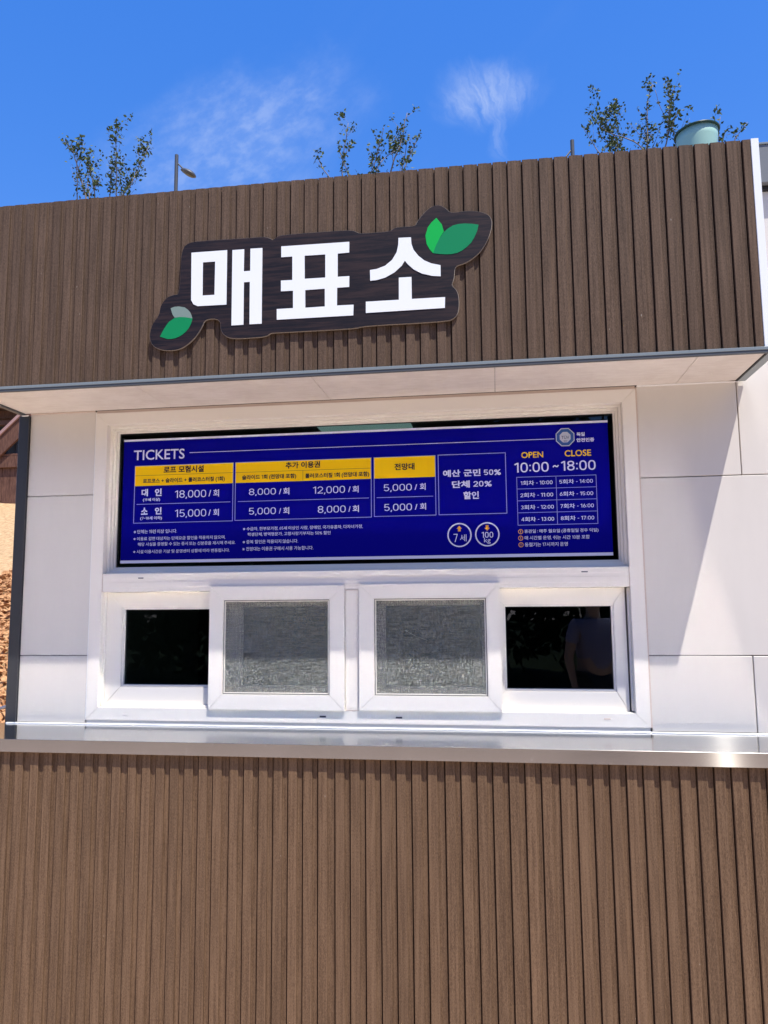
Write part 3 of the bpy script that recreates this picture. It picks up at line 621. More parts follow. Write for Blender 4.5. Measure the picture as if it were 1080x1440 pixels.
# dark room behind the windows
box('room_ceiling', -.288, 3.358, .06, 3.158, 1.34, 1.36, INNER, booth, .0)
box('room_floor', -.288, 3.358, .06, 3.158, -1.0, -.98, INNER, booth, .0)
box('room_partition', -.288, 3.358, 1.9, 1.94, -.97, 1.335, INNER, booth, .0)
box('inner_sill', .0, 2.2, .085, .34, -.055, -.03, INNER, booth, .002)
box('glowing_ceiling_tile', .80, 1.26, .50, 1.05, 1.322, 1.338, GLOW_TILE, booth, .001)  # glowing tile added to show as the teal patch above the banner

# ---- steel counter
YC = -.3435
ctr = empty('counter', (1.1, -.17, -.06 + H), parent=booth)
bm = bmesh.new(); addbox(bm, -.392, 2.610, YC + .0018, .0045, -.0215, -.0178, .0); link('counter_top', tomesh(bm), STEEL, ctr)
bm = bmesh.new(); addbox(bm, -.392, 2.610, YC, YC + .0016, -.0622, -.0174, .0004); link('counter_lip', tomesh(bm), STEEL_F, ctr)
box('counter_underside', -.390, 2.608, YC + .0018, YL + .026, -.0622, -.0605, STEEL_F, ctr, .0)
bm = bmesh.new(); addtube(bm, [(x, -.0005, H - .0165) for x in (-.350, -.342, -.1, .6, 1.3, 2.0, 2.606)], [.0012, .0045, .0048, .0040, .0042, .0042, .0045], 8)
link('sealant_bead', tomesh(bm), CAULK, ctr, smooth=True)

# ---- window frame: mitred members
def mitre(parent, name, x0, x1, z0, z1, w, yf, d, m, gap=.0004, wb=None, sides='LRTB', wt=None, wr=None):
    """four mitred profile members of face width w; returns nothing. yf front plane, d depth"""
    wb = w if wb is None else wb; wt = w if wt is None else wt; wr = w if wr is None else wr
    o = [(x0, z0), (x1, z0), (x1, z1), (x0, z1)]; i = [(x0 + w, z0 + wb), (x1 - wr, z0 + wb), (x1 - wr, z1 - wt), (x0 + w, z1 - wt)]
    for k, s in enumerate('BRTL'):
        if s not in sides: continue
        a, b_, c, d_ = o[k], o[(k + 1) % 4], i[(k + 1) % 4], i[k]
        g = gap
        if s in 'BT': a, d_, b_, c = (a[0] + (g if a[0] < b_[0] else -g), a[1]), (d_[0] + (g if a[0] < b_[0] else -g), d_[1]), (b_[0] - (g if a[0] < b_[0] else -g), b_[1]), (c[0] - (g if a[0] < b_[0] else -g), c[1])
        bm = bmesh.new()
        f = [bm.verts.new((p[0], yf, p[1] + H)) for p in (a, b_, c, d_)]; bk_ = [bm.verts.new((p[0], yf + d, p[1] + H)) for p in (a, b_, c, d_)]
        bm.faces.new(f); bm.faces.new(bk_[::-1])
        for q in range(4): bm.faces.new((f[q], f[(q + 1) % 4], bk_[(q + 1) % 4], bk_[q]))
        bmesh.ops.bevel(bm, geom=[e for e in bm.edges if abs(e.verts[0].co.y - yf) < 1e-6 and abs(e.verts[1].co.y - yf) < 1e-6], offset=.0014, segments=2, affect='EDGES')
        link(name, tomesh(bm), m, parent)
fr = empty('window_frame', (1.1, 0, H), parent=booth)
mitre(fr, 'frame_member', 0, 2.2, 0, 1.2655, .0512, 0.0, .075, PVC)
box('sill_strip', .002, 2.198, .0055, .03, -.0176, -.0004, PVC_BEAD, fr, .0)
box('frame_backing', .003, 2.197, .030, .078, .003, .0505, PVC_BEAD, fr, .0)
# mullion between upper and lower lights, with its two raised steps
bm = bmesh.new(); addbox(bm, .0535, 2.1465, .0012, .070, .5120, .5885, .0012); link('mullion', tomesh(bm), PVC, fr)
bm = bmesh.new(); addbox(bm, .062, 2.138, -.0002, .0010, .5300, .5520, .0004); addbox(bm, .062, 2.138, -.0007, .0010, .5650, .5870, .0004); link('mullion_step', tomesh(bm), PVC, fr)
bm = bmesh.new(); addbox(bm, 1.0700, 1.1220, .0006, .070, .0516, .5116, .0012); addbox(bm, 1.0765, 1.1155, -.0003, .0004, .060, .503, .0004); link('centre_post', tomesh(bm), PVC, fr)
box('sealant_line', 1.0705, 1.1215, -.0012, .0003, .0492, .0512, CAULK_B, fr, .0); box('sealant_line', 1.0705, 1.1215, -.0012, .0003, .5095, .5115, CAULK_B, fr, .0)
box('sealant_line', .0515, .0532, .0, .003, .5130, .5880, CAULK_B, fr, .0); box('sealant_line', 2.1470, 2.1485, .0, .003, .5130, .5880, CAULK_B, fr, .0)
box('sealant_line', 2.2002, 2.2048, .001, .0095, .0, 1.2700, CAULK_B, fr, .0005)
box('sealant_line', -.0042, -.0002, .004, .0095, .0, 1.2700, CAULK, fr, .0005)
box('sealant_line', .0, 2.2, .004, .012, 1.2658, 1.2772, CAULK_B, fr, .0005)
# upper fixed light: stepped sash profile, bead, gasket and glass
mitre(fr, 'fixed_sash', .0515, 2.1485, .5888, 1.2140, .0105, .030, .038, PVC)
mitre(fr, 'fixed_sash', .0625, 2.1375, .5995, 1.2030, .0085, .042, .026, PVC)
mitre(fr, 'glazing_bead', .0712, 2.1288, .6082, 1.1942, .0075, .054, .014, PVC_BEAD)
mitre(fr, 'gasket', .0787, 2.1213, .6157, 1.1867, .0030, .062, .004, DARK)
bm = bmesh.new(); addbox(bm, .0800, 2.1200, .0650, .0690, .6170, 1.1850, .0); link('pane', tomesh(bm), GLASS, fr)
# drain slots
for x, z, m in ((.1703, .0229, PVC_BEAD), (.2201, .5682, SLOTG), (1.9853, .5698, SLOTG), (2.046, .0311, CAULK_B)):
    bm = bmesh.new(); addbox(bm, x - .012, x + .012, -.0016, .0008 if z > .1 else .0, z - .0028, z + .0028, .0012); link('drain_slot', tomesh(bm), m, fr)
for x in (.981, 1.2771):
    bm = bmesh.new(); addbox(bm, x - .0125, x + .0125, -.0016, .0, .0225, .0290, .0014); link('drain_slot', tomesh(bm), SLOT, fr)

# ---- rear sliding sashes (recessed), then front sashes with insect mesh
def rear_sash(x0, x1, zb, zt, gx0, gx1, gz0, gz1):
    s = empty('rear_sash', ((x0 + x1) / 2, .04, zb + H), parent=booth)
    w = gx0 - x0 - .009
    mitre(s, 'sash_member', x0, x1, zb, zt, w, .034, .030, PVC, wb=gz0 - zb - .009, wt=zt - gz1 - .009, wr=x1 - gx1 - .009)
    mitre(s, 'glazing_bead', gx0 - .0088, gx1 + .0088, gz0 - .0088, gz1 + .0088, .0085, .039, .018, PVC_BEAD)
    mitre(s, 'gasket', gx0 - .0003, gx1 + .0003, gz0 - .0003, gz1 + .0003, .0022, .0505, .004, DARK)
    bm = bmesh.new(); addbox(bm, gx0, gx1, .0530, .0565, gz0, gz1, .0); link('pane', tomesh(bm), GLASS, s)
rear_sash(.0605, .6180, .0560, .5108, .1365, .5400, .1375, .4400)
rear_sash(1.6203, 2.1335, .0520, .5108, 1.6880, 2.0810, .1330, .4410)
# sashes behind the mesh (seen through it)
rear_sash(.6183, 1.0690, .0560, .5108, .6420, 1.0300, .1375, .4480)
rear_sash(1.1230, 1.6200, .0560, .5108, 1.2230, 1.5960, .1375, .4480)
# bright track in the reveal
box('track', .0516, .0600, .020, .066, .0560, .5100, PVC, booth, .001); box('track', 2.1400, 2.1484, .028, .066, .0560, .5100, PVC_BEAD, booth, .001)
box('track', .0605, .5130, .012, .032, .0516, .0605, PVC, booth, .001); box('track', 1.68, 2.139, .012, .032, .0516, .0530, PVC, booth, .0005)
def front_sash(x0, x1, zb, zt, ix0, ix1, iz0, iz1, scratch):
    s = empty('front_sash', ((x0 + x1) / 2, -.01, zb + H), parent=booth)
    o = [(x0, zb), (x1, zb), (x1, zt), (x0, zt)]; i = [(ix0, iz0), (ix1, iz0), (ix1, iz1), (ix0, iz1)]
    for k in range(4):
        q = (k + 1) % 4; bm = bmesh.new(); pts = (o[k], o[q], i[q], i[k]); c = Vector((sum(p[0] for p in pts) / 4, 0, sum(p[1] for p in pts) / 4))
        pts = [(p[0] + (c.x - p[0]) * .0012, p[1] + (c.z - p[1]) * .0012) for p in pts]
        f = [bm.verts.new((p[0], -.0105, p[1] + H)) for p in pts]; b2 = [bm.verts.new((p[0], .024, p[1] + H)) for p in pts]
        bm.faces.new(f); bm.faces.new(b2[::-1])
        for t in range(4): bm.faces.new((f[t], f[(t + 1) % 4], b2[(t + 1) % 4], b2[t]))
        bmesh.ops.bevel(bm, geom=[e for e in bm.edges if e.verts[0].co.y < -.01 and e.verts[1].co.y < -.01], offset=.0014, segments=2, affect='EDGES')
        link('sash_member', tomesh(bm), PVC, s)
    mitre(s, 'mesh_spline', ix0 + .0006, ix1 - .0006, iz0 + .0006, iz1 - .0006, .0024, -.0035, .005, DARK)
    mitre(s, 'mesh_frame', ix0 + .0031, ix1 - .0031, iz0 + .0031, iz1 - .0031, .0042, -.0048, .008, PVC_BEAD)
    bm = bmesh.new(); addbox(bm, ix0 + .0030, ix1 - .0030, .0002, .0006, iz0 + .0030, iz1 - .0030, .0); link('insect_mesh', tomesh(bm), MESH, s)
    if scratch:
        bm = bmesh.new(); addtube(bm, [(1.302, -.0002, .356 + H), (1.345, -.0004, .332 + H), (1.392, -.0002, .315 + H)], .00025, 5); link('loose_wire', tomesh(bm), mat('thin_wire', (.4, .4, .38), .5)[0], s)
front_sash(.5193, 1.0680, .0478, .5320, .5770, 1.0085, .1075, .4752, False)
front_sash(1.1245, 1.6680, .0500, .5340, 1.1850, 1.6160, .1080, .4762, True)

# ================================================================== sign board with the three syllables
sign = empty('sign_board', (1.03, -.343, 1.40 + H), 'dark walnut sign board with big white Korean letters and green leaves on the fascia', 'sign')
YS = -.3465
def sgn(p): return [(x, z) for x, z in p]
shape([OUTLINE], .0024, YS, 'board_plate', [WALNUT, EDGE], sign, 2); shape([OUTLINE], .0030, YS + .0025, 'bevel_rim_plate', EDGE, sign, 2, .0016)  # wider tan plate added behind, standing for a sunlit bevel's light line
for x, z in ((.6, 1.7), (1.0, 1.6), (1.45, 1.7), (.5, 1.48), (1.4, 1.5)): box('standoff', x - .012, x + .012, YS + .0056, YF + .0002, z - .012, z + .012, EDGE, sign, .0)
NM = {'mieum': ('letter', LETW), 'ae': ('letter', LETW), 'pyo': ('letter', LETW), 'siot': ('letter', LETW), 'o': ('letter', LETW), 'leafA': ('printed_leaf', LEAF1), 'leafB': ('printed_leaf', LEAF2), 'leafC': ('printed_leaf', LEAF3), 'leafD': ('printed_leaf', LEAF4)}
for k, (n, m) in NM.items():
    lf = n != 'letter'
    dy = {'leafB': .0002, 'leafD': .0002}.get(k, 0)
    o = shape(GLYPHS[k], .0006 if lf else .0016, YS - (.0008 if lf else .0018) - dy, n, m, sign, 0)
    if k == 'leafA': o['label'] = 'bright green leaf'
    if k == 'leafB': o['label'] = 'large deep green leaf'
    if k == 'leafC': o['label'] = 'faded grey leaf'

# ================================================================== price banner
ban = empty('price_banner', (1.10, .052, .633 + H), 'deep blue ticket price banner with yellow headers and white Korean text in the upper window', 'banner')
YB = .052
def sheet(bm, x0, x1, z0, z1, y, t=.0003): addbox(bm, x0, x1, y - t, y, z0, z1, 0)
bm = bmesh.new(); addbox(bm, .1020, 2.1000, YB, YB + .0012, .6325, 1.1580, 0); link('sheet', tomesh(bm), BLUE, ban)
bm = bmesh.new(); sheet(bm, .1018, 2.1002, 1.1500, 1.1583, YB - .0002, .001); link('top_strip', tomesh(bm), BWS, ban)
bm = bmesh.new(); sheet(bm, .1018, 2.1002, .6322, .6440, YB - .0002, .001); link('bottom_strip', tomesh(bm), BWS, ban)
LY = YB - .0008
def frame_lines(bm, c, w, y):
    x0 = (c[0][0] + c[3][0]) / 2; x1 = (c[1][0] + c[2][0]) / 2; z1 = (c[0][1] + c[1][1]) / 2; z0 = (c[2][1] + c[3][1]) / 2
    sheet(bm, x0, x1, z1 - w, z1, y); sheet(bm, x0, x1, z0, z0 + w, y); sheet(bm, x0, x0 + w, z0 + w, z1 - w, y); sheet(bm, x1 - w, x1, z0 + w, z1 - w, y)
    return x0, x1, z0, z1
lw = .0020
for k in '123':
    c = RULES['y' + k]; x0 = (c[0][0] + c[3][0]) / 2; x1 = (c[1][0] + c[2][0]) / 2
    z0 = .9575; z1 = 1.0430
    bm = bmesh.new(); sheet(bm, x0 + .0015, x1 - .0005, z0, z1, YB - .0003); link('yellow_header', tomesh(bm), BY, ban)
    bm = bmesh.new(); frame_lines(bm, RULES['box' + k], lw, LY); l = RULES['l' + k]; sheet(bm, l[0][0], l[1][0], .8785, .8785 + lw, LY); link('table_rule', tomesh(bm), BLINE, ban)
bm = bmesh.new(); sheet(bm, .1560, .5880, 1.0010, 1.0022, LY); link('table_rule', tomesh(bm), BK, ban)
bm = bmesh.new(); sheet(bm, .5990, 1.1680, 1.0004, 1.0016, LY); sheet(bm, .8842, .8854, .9580, 1.0003, LY); link('table_rule', tomesh(bm), BK, ban)
bm = bmesh.new(); frame_lines(bm, RULES['box4'], .0022, LY); link('table_rule', tomesh(bm), BLINE, ban)
bm = bmesh.new(); frame_lines(bm, RULES['box5'], .0015, LY)
sheet(bm, 1.8962, 1.8976, .757, .943, LY)
for z in (.8975, .8507, .8035): sheet(bm, 1.7465, 1.8961, z, z + .0014, LY); sheet(bm, 1.8977, 2.0470, z, z + .0014, LY)
link('schedule_grid', tomesh(bm), BLINE, ban)
bm = bmesh.new(); sheet(bm, .3961, 1.8950, 1.0915, 1.0935, LY); link('heading_rule', tomesh(bm), BW, ban)
def ring(cx, cz, r0, r1, n, y, rot=0.0):
    bm = bmesh.new(); a = [bm.verts.new((cx + r0 * math.cos(rot + 2 * math.pi * k / n), y, cz + H + r0 * math.sin(rot + 2 * math.pi * k / n))) for k in range(n)] if r0 else None
    b_ = [bm.verts.new((cx + r1 * math.cos(rot + 2 * math.pi * k / n), y, cz + H + r1 * math.sin(rot + 2 * math.pi * k / n))) for k in range(n)]
    if r0:
        for k in range(n): bm.faces.new((a[k], a[(k + 1) % n], b_[(k + 1) % n], b_[k]))
    else: bm.faces.new(b_)
    for f in bm.faces: f.normal_update()
    for f in bm.faces:
        if f.normal.y > 0: f.normal_flip()
    me = bpy.data.meshes.new('r'); bm.to_mesh(me); bm.free(); return me
for cx, cz in ((1.5180, .7222), (1.6265, .7228)): link('limit_ring', ring(cx, cz, .0425, .0476, 40, LY), BW, ban)
def arrow(cx, cz, s):
    w = .0105
    shape([[(cx - w, cz), (cx, cz + s * .0115), (cx + w, cz), (cx + w * .5, cz), (cx + w * .5, cz - s * .0105), (cx - w * .5, cz - s * .0105), (cx - w * .5, cz)]], .0003, LY, 'arrow', BO, ban)
arrow(1.5177, .7471, 1); arrow(1.6264, .7483, -1)
cx, cz = 1.9372, 1.0975
link('seal', ring(cx, cz, 0, .0385, 8, LY, math.pi / 8), BSEALG, ban); link('seal', ring(cx, cz, 0, .0350, 8, LY - .0003, math.pi / 8), BSEAL, ban); link('seal', ring(cx, cz, 0, .0225, 8, LY - .0006, math.pi / 8), BSEALG, ban)
for bx, bz in RULES['bul'][:3]:
    link('bullet', ring(bx, bz, .0072, .0095, 20, LY), BO, ban); bm = bmesh.new(); sheet(bm, bx - .001, bx + .001, bz - .0018, bz + .0052, LY); sheet(bm, bx - .001, bx + .001, bz - .0048, bz - .0028, LY); link('bullet_mark', tomesh(bm), BO, ban)

# ---- lettering: own stroke digits, other characters from Blender's built-in typeface
def arc(cx, cy, rx, ry, a0, a1, n=10): return [(cx + rx * math.cos(math.radians(a0 + (a1 - a0) * k / n)), cy + ry * math.sin(math.radians(a0 + (a1 - a0) * k / n))) for k in range(n + 1)]
def oval(cx, cy, rx, ry, n=22, p=2.5):
    o = []
    for k in range(n):
        c, s = math.cos(2 * math.pi * k / n), math.sin(2 * math.pi * k / n); o.append((cx + rx * abs(c) ** (2 / p) * (1 if c > 0 else -1), cy + ry * abs(s) ** (2 / p) * (1 if s > 0 else -1)))
    return o
def digit(ch, t):
    h = t / 2; Wd = .60
    R1 = Wd - t
    if ch == '0': return Wd, [(oval(Wd / 2, .5, Wd / 2 - h, .5 - h), True)]
    if ch == '1': return .36, [([(.26, 0), (.26, 1)], False), ([(.0, .80), (.24, .95)], False)]
    if ch == '2': return Wd, [(arc(Wd / 2, .68, Wd / 2 - h, .32 - h, 170, -35, 12) + [(h * .9, h)], False), ([(.0, h), (Wd, h)], False)]
    if ch == '3': return Wd, [(arc(Wd / 2 - .02, .735, Wd / 2 - h - .02, .265 - h, 150, -90, 12), False), (arc(Wd / 2 - .02, .275, Wd / 2 - h + .0, .275 - h, 90, -155, 12), False)]
    if ch == '4': return Wd + .02, [([(.44, 0), (.44, 1)], False), ([(.40, .97), (.03, .30), (.62, .30)], False)]
    if ch == '5': return Wd, [([(.53, 1 - h), (.12, 1 - h), (.08, .52)] + arc(Wd / 2, .32, Wd / 2 - h, .32 - h, 120, -150, 14), False)]
    if ch == '6': return Wd, [(oval(Wd / 2, .32, Wd / 2 - h, .32 - h, 20, 2.1), True), ([(.42, .99), (.24, .72), (h, .38)], False)]
    if ch == '7': return Wd - .03, [([(.0, 1 - h), (.53, 1 - h)], False), ([(.51, .98), (.18, 0)], False)]
    if ch == '8': return Wd, [(oval(Wd / 2, .745, Wd / 2 - h - .02, .255 - h, 20, 2.1), True), (oval(Wd / 2, .285, Wd / 2 - h, .285 - h, 20, 2.1), True)]
    if ch == '9': return Wd, [(oval(Wd / 2, .68, Wd / 2 - h, .32 - h, 20, 2.1), True), ([(.18, .01), (.36, .28), (Wd - h, .62)], False)]
    if ch == ',': return .14, [([(.10, .10), (.03, -.15)], False)]
    if ch == '.': return .12, [([(.06, .0), (.06, .12)], False)]
    if ch == ':': return .16, [([(.08, .10), (.08, .10 + t * 1.15)], False), ([(.08, .62), (.08, .62 + t * 1.15)], False)]
    if ch == '~': return .55, [([(.0, .40), (.10, .50), (.20, .52), (.34, .44), (.44, .44), (.54, .56)], False)]
    if ch == '-': return .30, [([(.0, .42), (.30, .42)], False)]
def strip(verts, faces, pts, t, closed, y):
    n = len(pts); L = []
    for i in range(n):
        a = pts[i - 1] if (closed or i > 0) else None; b_ = pts[(i + 1) % n] if (closed or i < n - 1) else None; p = pts[i]
        def nrm(u, v):
            d = math.hypot(v[0] - u[0], v[1] - u[1]) or 1; return (-(v[1] - u[1]) / d, (v[0] - u[0]) / d)
        if a is None: nx, nz = nrm(p, b_); k = 1
        elif b_ is None: nx, nz = nrm(a, p); k = 1
        else:
            n1 = nrm(a, p); n2 = nrm(p, b_); nx, nz = n1[0] + n2[0], n1[1] + n2[1]; d = math.hypot(nx, nz) or 1; nx /= d; nz /= d; k = min(1.8, 1 / max(.35, nx * n1[0] + nz * n1[1]))
        L.append(((p[0] + nx * t / 2 * k, p[1] + nz * t / 2 * k), (p[0] - nx * t / 2 * k, p[1] - nz * t / 2 * k)))
    b0 = len(verts)
    for u, v in L: verts.append((u[0], y, u[1])); verts.append((v[0], y, v[1]))
    m = n if closed else n - 1
    for i in range(m):
        j = (i + 1) % n; faces.append((b0 + 2 * i, b0 + 2 * i + 1, b0 + 2 * j + 1, b0 + 2 * j))
_cache = {}
def run_mesh(txt, off):
    key = (txt, off)
    if key not in _cache:
        cu = bpy.data.curves.new('t', 'FONT'); cu.body = txt; cu.size = 1; cu.offset = off; cu.resolution_u = 3; cu.fill_mode = 'FRONT' if hasattr(cu, 'fill_mode') else None
        o = bpy.data.objects.new('t', cu); COL.objects.link(o); dg = bpy.context.evaluated_depsgraph_get()
        me = bpy.data.meshes.new_from_object(o.evaluated_get(dg)); bpy.data.objects.remove(o); bpy.data.curves.remove(cu)
        v = [(p.co.x, p.co.y) for p in me.vertices]; f = [tuple(p.vertices) for p in me.polygons]; bpy.data.meshes.remove(me)
        _cache[key] = (v, f)
    return _cache[key]
DIG = '0123456789,.:~-'
def is_h(c): return ord(c) >= 0x1100
def lettering(s, xa, xb, zb, h, ck, w):
    has_h = any(is_h(c) for c in s); latin = not has_h and any(c.isalpha() for c in s)
    dt = w if (w >= .06) else .105 + w * 1.6                      # stroke of digits per digit height
    off = w if w < .06 else .0
    V, Fc = [], []; pen = 0.0; i = 0; lay = 0
    while i < len(s):
        c = s[i]
        if c == ' ': pen += .28; i += 1; continue
        if c in DIG:
            wd, paths = digit(c, max(dt, .10)); b = .09 if has_h else 0.0; k = .80 if has_h else 1.0
            for pts, closed in paths:
                strip(V, Fc, [(pen + px_ * k, b + pz * k) for px_, pz in pts], max(dt, .10) * k, closed, -.00004 * (lay % 5)); lay += 1
            pen += (wd + .11) * k; i += 1; continue
        j = i
        while j < len(s) and s[j] not in DIG and s[j] != ' ': j += 1
        v, f = run_mesh(s[i:j], off)
        mnx = min(p[0] for p in v); mxx = max(p[0] for p in v)
        if has_h: ky, oy = 1 / .93, .085
        else: cap = 1.0; ky, oy = 1.0, 0.0
        b0 = len(V)
        for p in v: V.append((pen + (p[0] - mnx) * ky, -.00002, (p[1] + oy) * ky))
        Fc += [tuple(b0 + q for q in ff) for ff in f]; pen += (mxx - mnx) * ky + .09; i = j
    x0 = min(p[0] for p in V); x1 = max(p[0] for p in V); z0 = min(p[2] for p in V); z1 = max(p[2] for p in V)
    if not has_h and s[0] in DIG: z0, z1 = 0.0, 1.0
    if s == '~': z0, z1 = .38, .60
    if has_h and len(s) > 6: z0, z1 = max(z0, -.08), min(z1, 1.02)
    sx = (xb - xa) / (x1 - x0); sz = h / (z1 - z0)
    me = bpy.data.meshes.new('lettering'); me.from_pydata([(xa + (p[0] - x0) * sx, LY - .0004 - (.0006 if s in ('TÜV', 'SÜD') else 0) + p[1], zb + H + (p[2] - z0) * sz) for p in V], [], Fc); me.update()
    bm = bmesh.new(); bm.from_mesh(me)
    for f in bm.faces:
        f.normal_update()
        if f.normal.y > 0: f.normal_flip()
    bm.to_mesh(me); bm.free()
    return link('lettering', me, {'W': BW, 'K': BK, 'Y': BY}[ck], ban)
for t_ in TEXTS: lettering(*t_)

# ================================================================== plants in planters on the roof, bowl, lamps
BARK = mat('pale_twig_bark', (.24, .20, .17), .8)[0]
def make_leaf():
    m, nt, b = mat('dry_green_leaf', rough=.6, spec=.3)
    n = noise(nt, objco(nt, world=True), 40, 2); c = mixc(nt, ramp(nt, n, .35, .65), (.030, .055, .014, 1), (.14, .17, .045, 1)); nt.links.new(c, b.inputs['Base Color']); return m
LEAF = make_leaf(); POTM = mat('planter_brown', (.12, .07, .05), .7)[0]
def shrub(cx, cy, stems, seed, label, fac=.88):
    r = random.Random(seed); root = empty('potted_shrub', (cx, cy, 2.2 + H), label, 'shrub', 'sparse shrubs along the roof edge')
    bm = bmesh.new(); addbox(bm, cx - .16, cx + .16, cy - .10, cy + .10, 2.201, 2.36, .004); link('planter', tomesh(bm), POTM, root)
    bt = bmesh.new(); bl = bmesh.new()
    def leaf(p, s):
        a = Vector((r.gauss(0, 1), r.gauss(0, 1), r.gauss(0, .8))).normalized(); b_ = a.cross(Vector((r.gauss(0, 1), r.gauss(0, 1), r.gauss(0, 1)))).normalized(); n = a.cross(b_)
        vs = [bl.verts.new(p + a * u * s + b_ * w * s + n * q * s) for u, w, q in ((0, 0, 0), (.45, .34, .1), (1.1, 0, .0), (.45, -.34, .1))]
        bl.faces.new((vs[0], vs[1], vs[2])); bl.faces.new((vs[0], vs[2], vs[3]))
    def branch(p, d, L, rad, depth, dens):
        n = max(3, int(L / .024)); pts = [p.copy()]; q = p.copy(); dd = d.copy(); cur = Vector((r.gauss(0, .018), r.gauss(0, .018), 0))
        for k in range(n):
            dd = (dd + cur + Vector((r.gauss(0, .10), r.gauss(0, .08), .04 + r.gauss(0, .04)))).normalized(); q = q + dd * (L / n); pts.append(q.copy())
        rr = [rad * .85 * (1 - .7 * k / n) for k in range(n + 1)]
        addtube(bt, pts, rr, 4)
        for k in range(1, n + 1):
            f = k / n
            if depth < 2 and r.random() < (.50 if depth == 0 else .25) and f > .2:
                a = r.uniform(0, 6.28); side = Vector((math.cos(a), math.sin(a) * .8, 1.1 + r.random() * .7)).normalized()
                branch(pts[k], side, L * r.uniform(.22, .42) * (1.1 - .5 * f), rr[k] * .6, depth + 1, dens)
            if f > (.32 if depth == 0 else .1):
                for _ in range(r.choice((1, 2, 3, 4, 5, 6)) if r.random() < dens else 0): leaf(pts[k] + Vector((r.gauss(0, .008), r.gauss(0, .008), r.gauss(0, .008))), r.uniform(.011, .021))
    for x, dx, L, rad, dens in stems:
        branch(Vector((cx + x, cy + r.uniform(-.05, .05), 2.35 + H)), Vector((dx * .75, r.uniform(-.08, .08), 1)).normalized(), L * fac, rad, 0, dens)
    link('twigs', tomesh(bt), BARK, root, smooth=True); link('leaves', tomesh(bl), LEAF, root)
shrub(-.29, .42, [(-.06, -.42, .42, .0045, .55), (-.01, -.2, .42, .006, .8), (0, .0, .36, .005, .8), (-.03, .12, .47, .005, .6), (.05, .05, .36, .005, .8), (.10, .02, .50, .005, .85), (.11, .15, .53, .005, .9), (.13, .18, .40, .004, .5)], 5, 'leftmost bare twiggy shrub with few leaves above the ribbed fascia')
shrub(1.11, .42, [(-.13, -.25, .34, .005, .8), (-.12, -.12, .50, .005, .9), (-.07, -.02, .30, .005, 1), (-.02, -.03, .42, .005, .9), (.02, .05, .44, .005, .8), (.07, .05, .54, .0055, .7), (.09, .25, .40, .005, .7), (.13, .32, .40, .005, .7)], 33, 'middle leafy shrub above the white syllables of the sign', .80)
shrub(2.38, .46, [(-.10, -.75, .38, .0045, .9), (-.07, -.28, .42, .005, 1), (-.03, -.12, .48, .005, 1), (.0, .0, .60, .006, 1), (.03, .12, .60, .005, 1), (.04, .25, .48, .005, .8), (.13, .32, .50, .004, .25)], 14, 'tallest leafy shrub on the roof, just left of the mint green bowl', .84)
shrub(2.66, .46, [(.03, .12, .36, .004, .8), (.05, .2, .30, .004, .7)], 21, 'small sprig of leaves rising behind the mint green bowl', .8)
# bowl
def lathe(prof, c, n=40, tilt=(0, 0)):
    bm = bmesh.new(); rings = []
    for r, z in prof: rings.append([bm.verts.new((c[0] + r * math.cos(2 * math.pi * k / n), c[1] + r * math.sin(2 * math.pi * k / n), c[2] + z + tilt[0] * r * math.cos(2 * math.pi * k / n) + tilt[1] * r * math.sin(2 * math.pi * k / n))) for k in range(n)])
    for a, b_ in zip(rings, rings[1:]):
        for k in range(n): bm.faces.new((a[k], a[(k + 1) % n], b_[(k + 1) % n], b_[k]))
    bm.faces.new(rings[0][::-1]); return bm
MINT = mat('mint_plastic', (.36, .56, .47), .35)[0]; RIM = mat('dark_green_rim', (.008, .045, .03), .4)[0]
bowl = empty('planter_bowl', (2.535, .20, 2.2 + H), 'mint green plastic bowl with dark green rim standing on the roof edge', 'bowl')
link('bowl_body', tomesh(lathe([(.055, .0), (.062, .01), (.072, .08), (.080, .16), (.0835, .200), (.079, .200), (.070, .10), (.050, .02)], (2.535, .20, 2.201 + H), 48, (.05, 0))), MINT, bowl, smooth=True)
rp = [(2.535 + .0865 * math.cos(2 * math.pi * k / 40), .20 + .0865 * math.sin(2 * math.pi * k / 40), 2.401 + H + .05 * .0865 * math.cos(2 * math.pi * k / 40)) for k in range(41)]
bm = bmesh.new(); addtube(bm, rp, .0048, 8, False); link('bowl_rim', tomesh(bm), RIM, bowl, smooth=True)
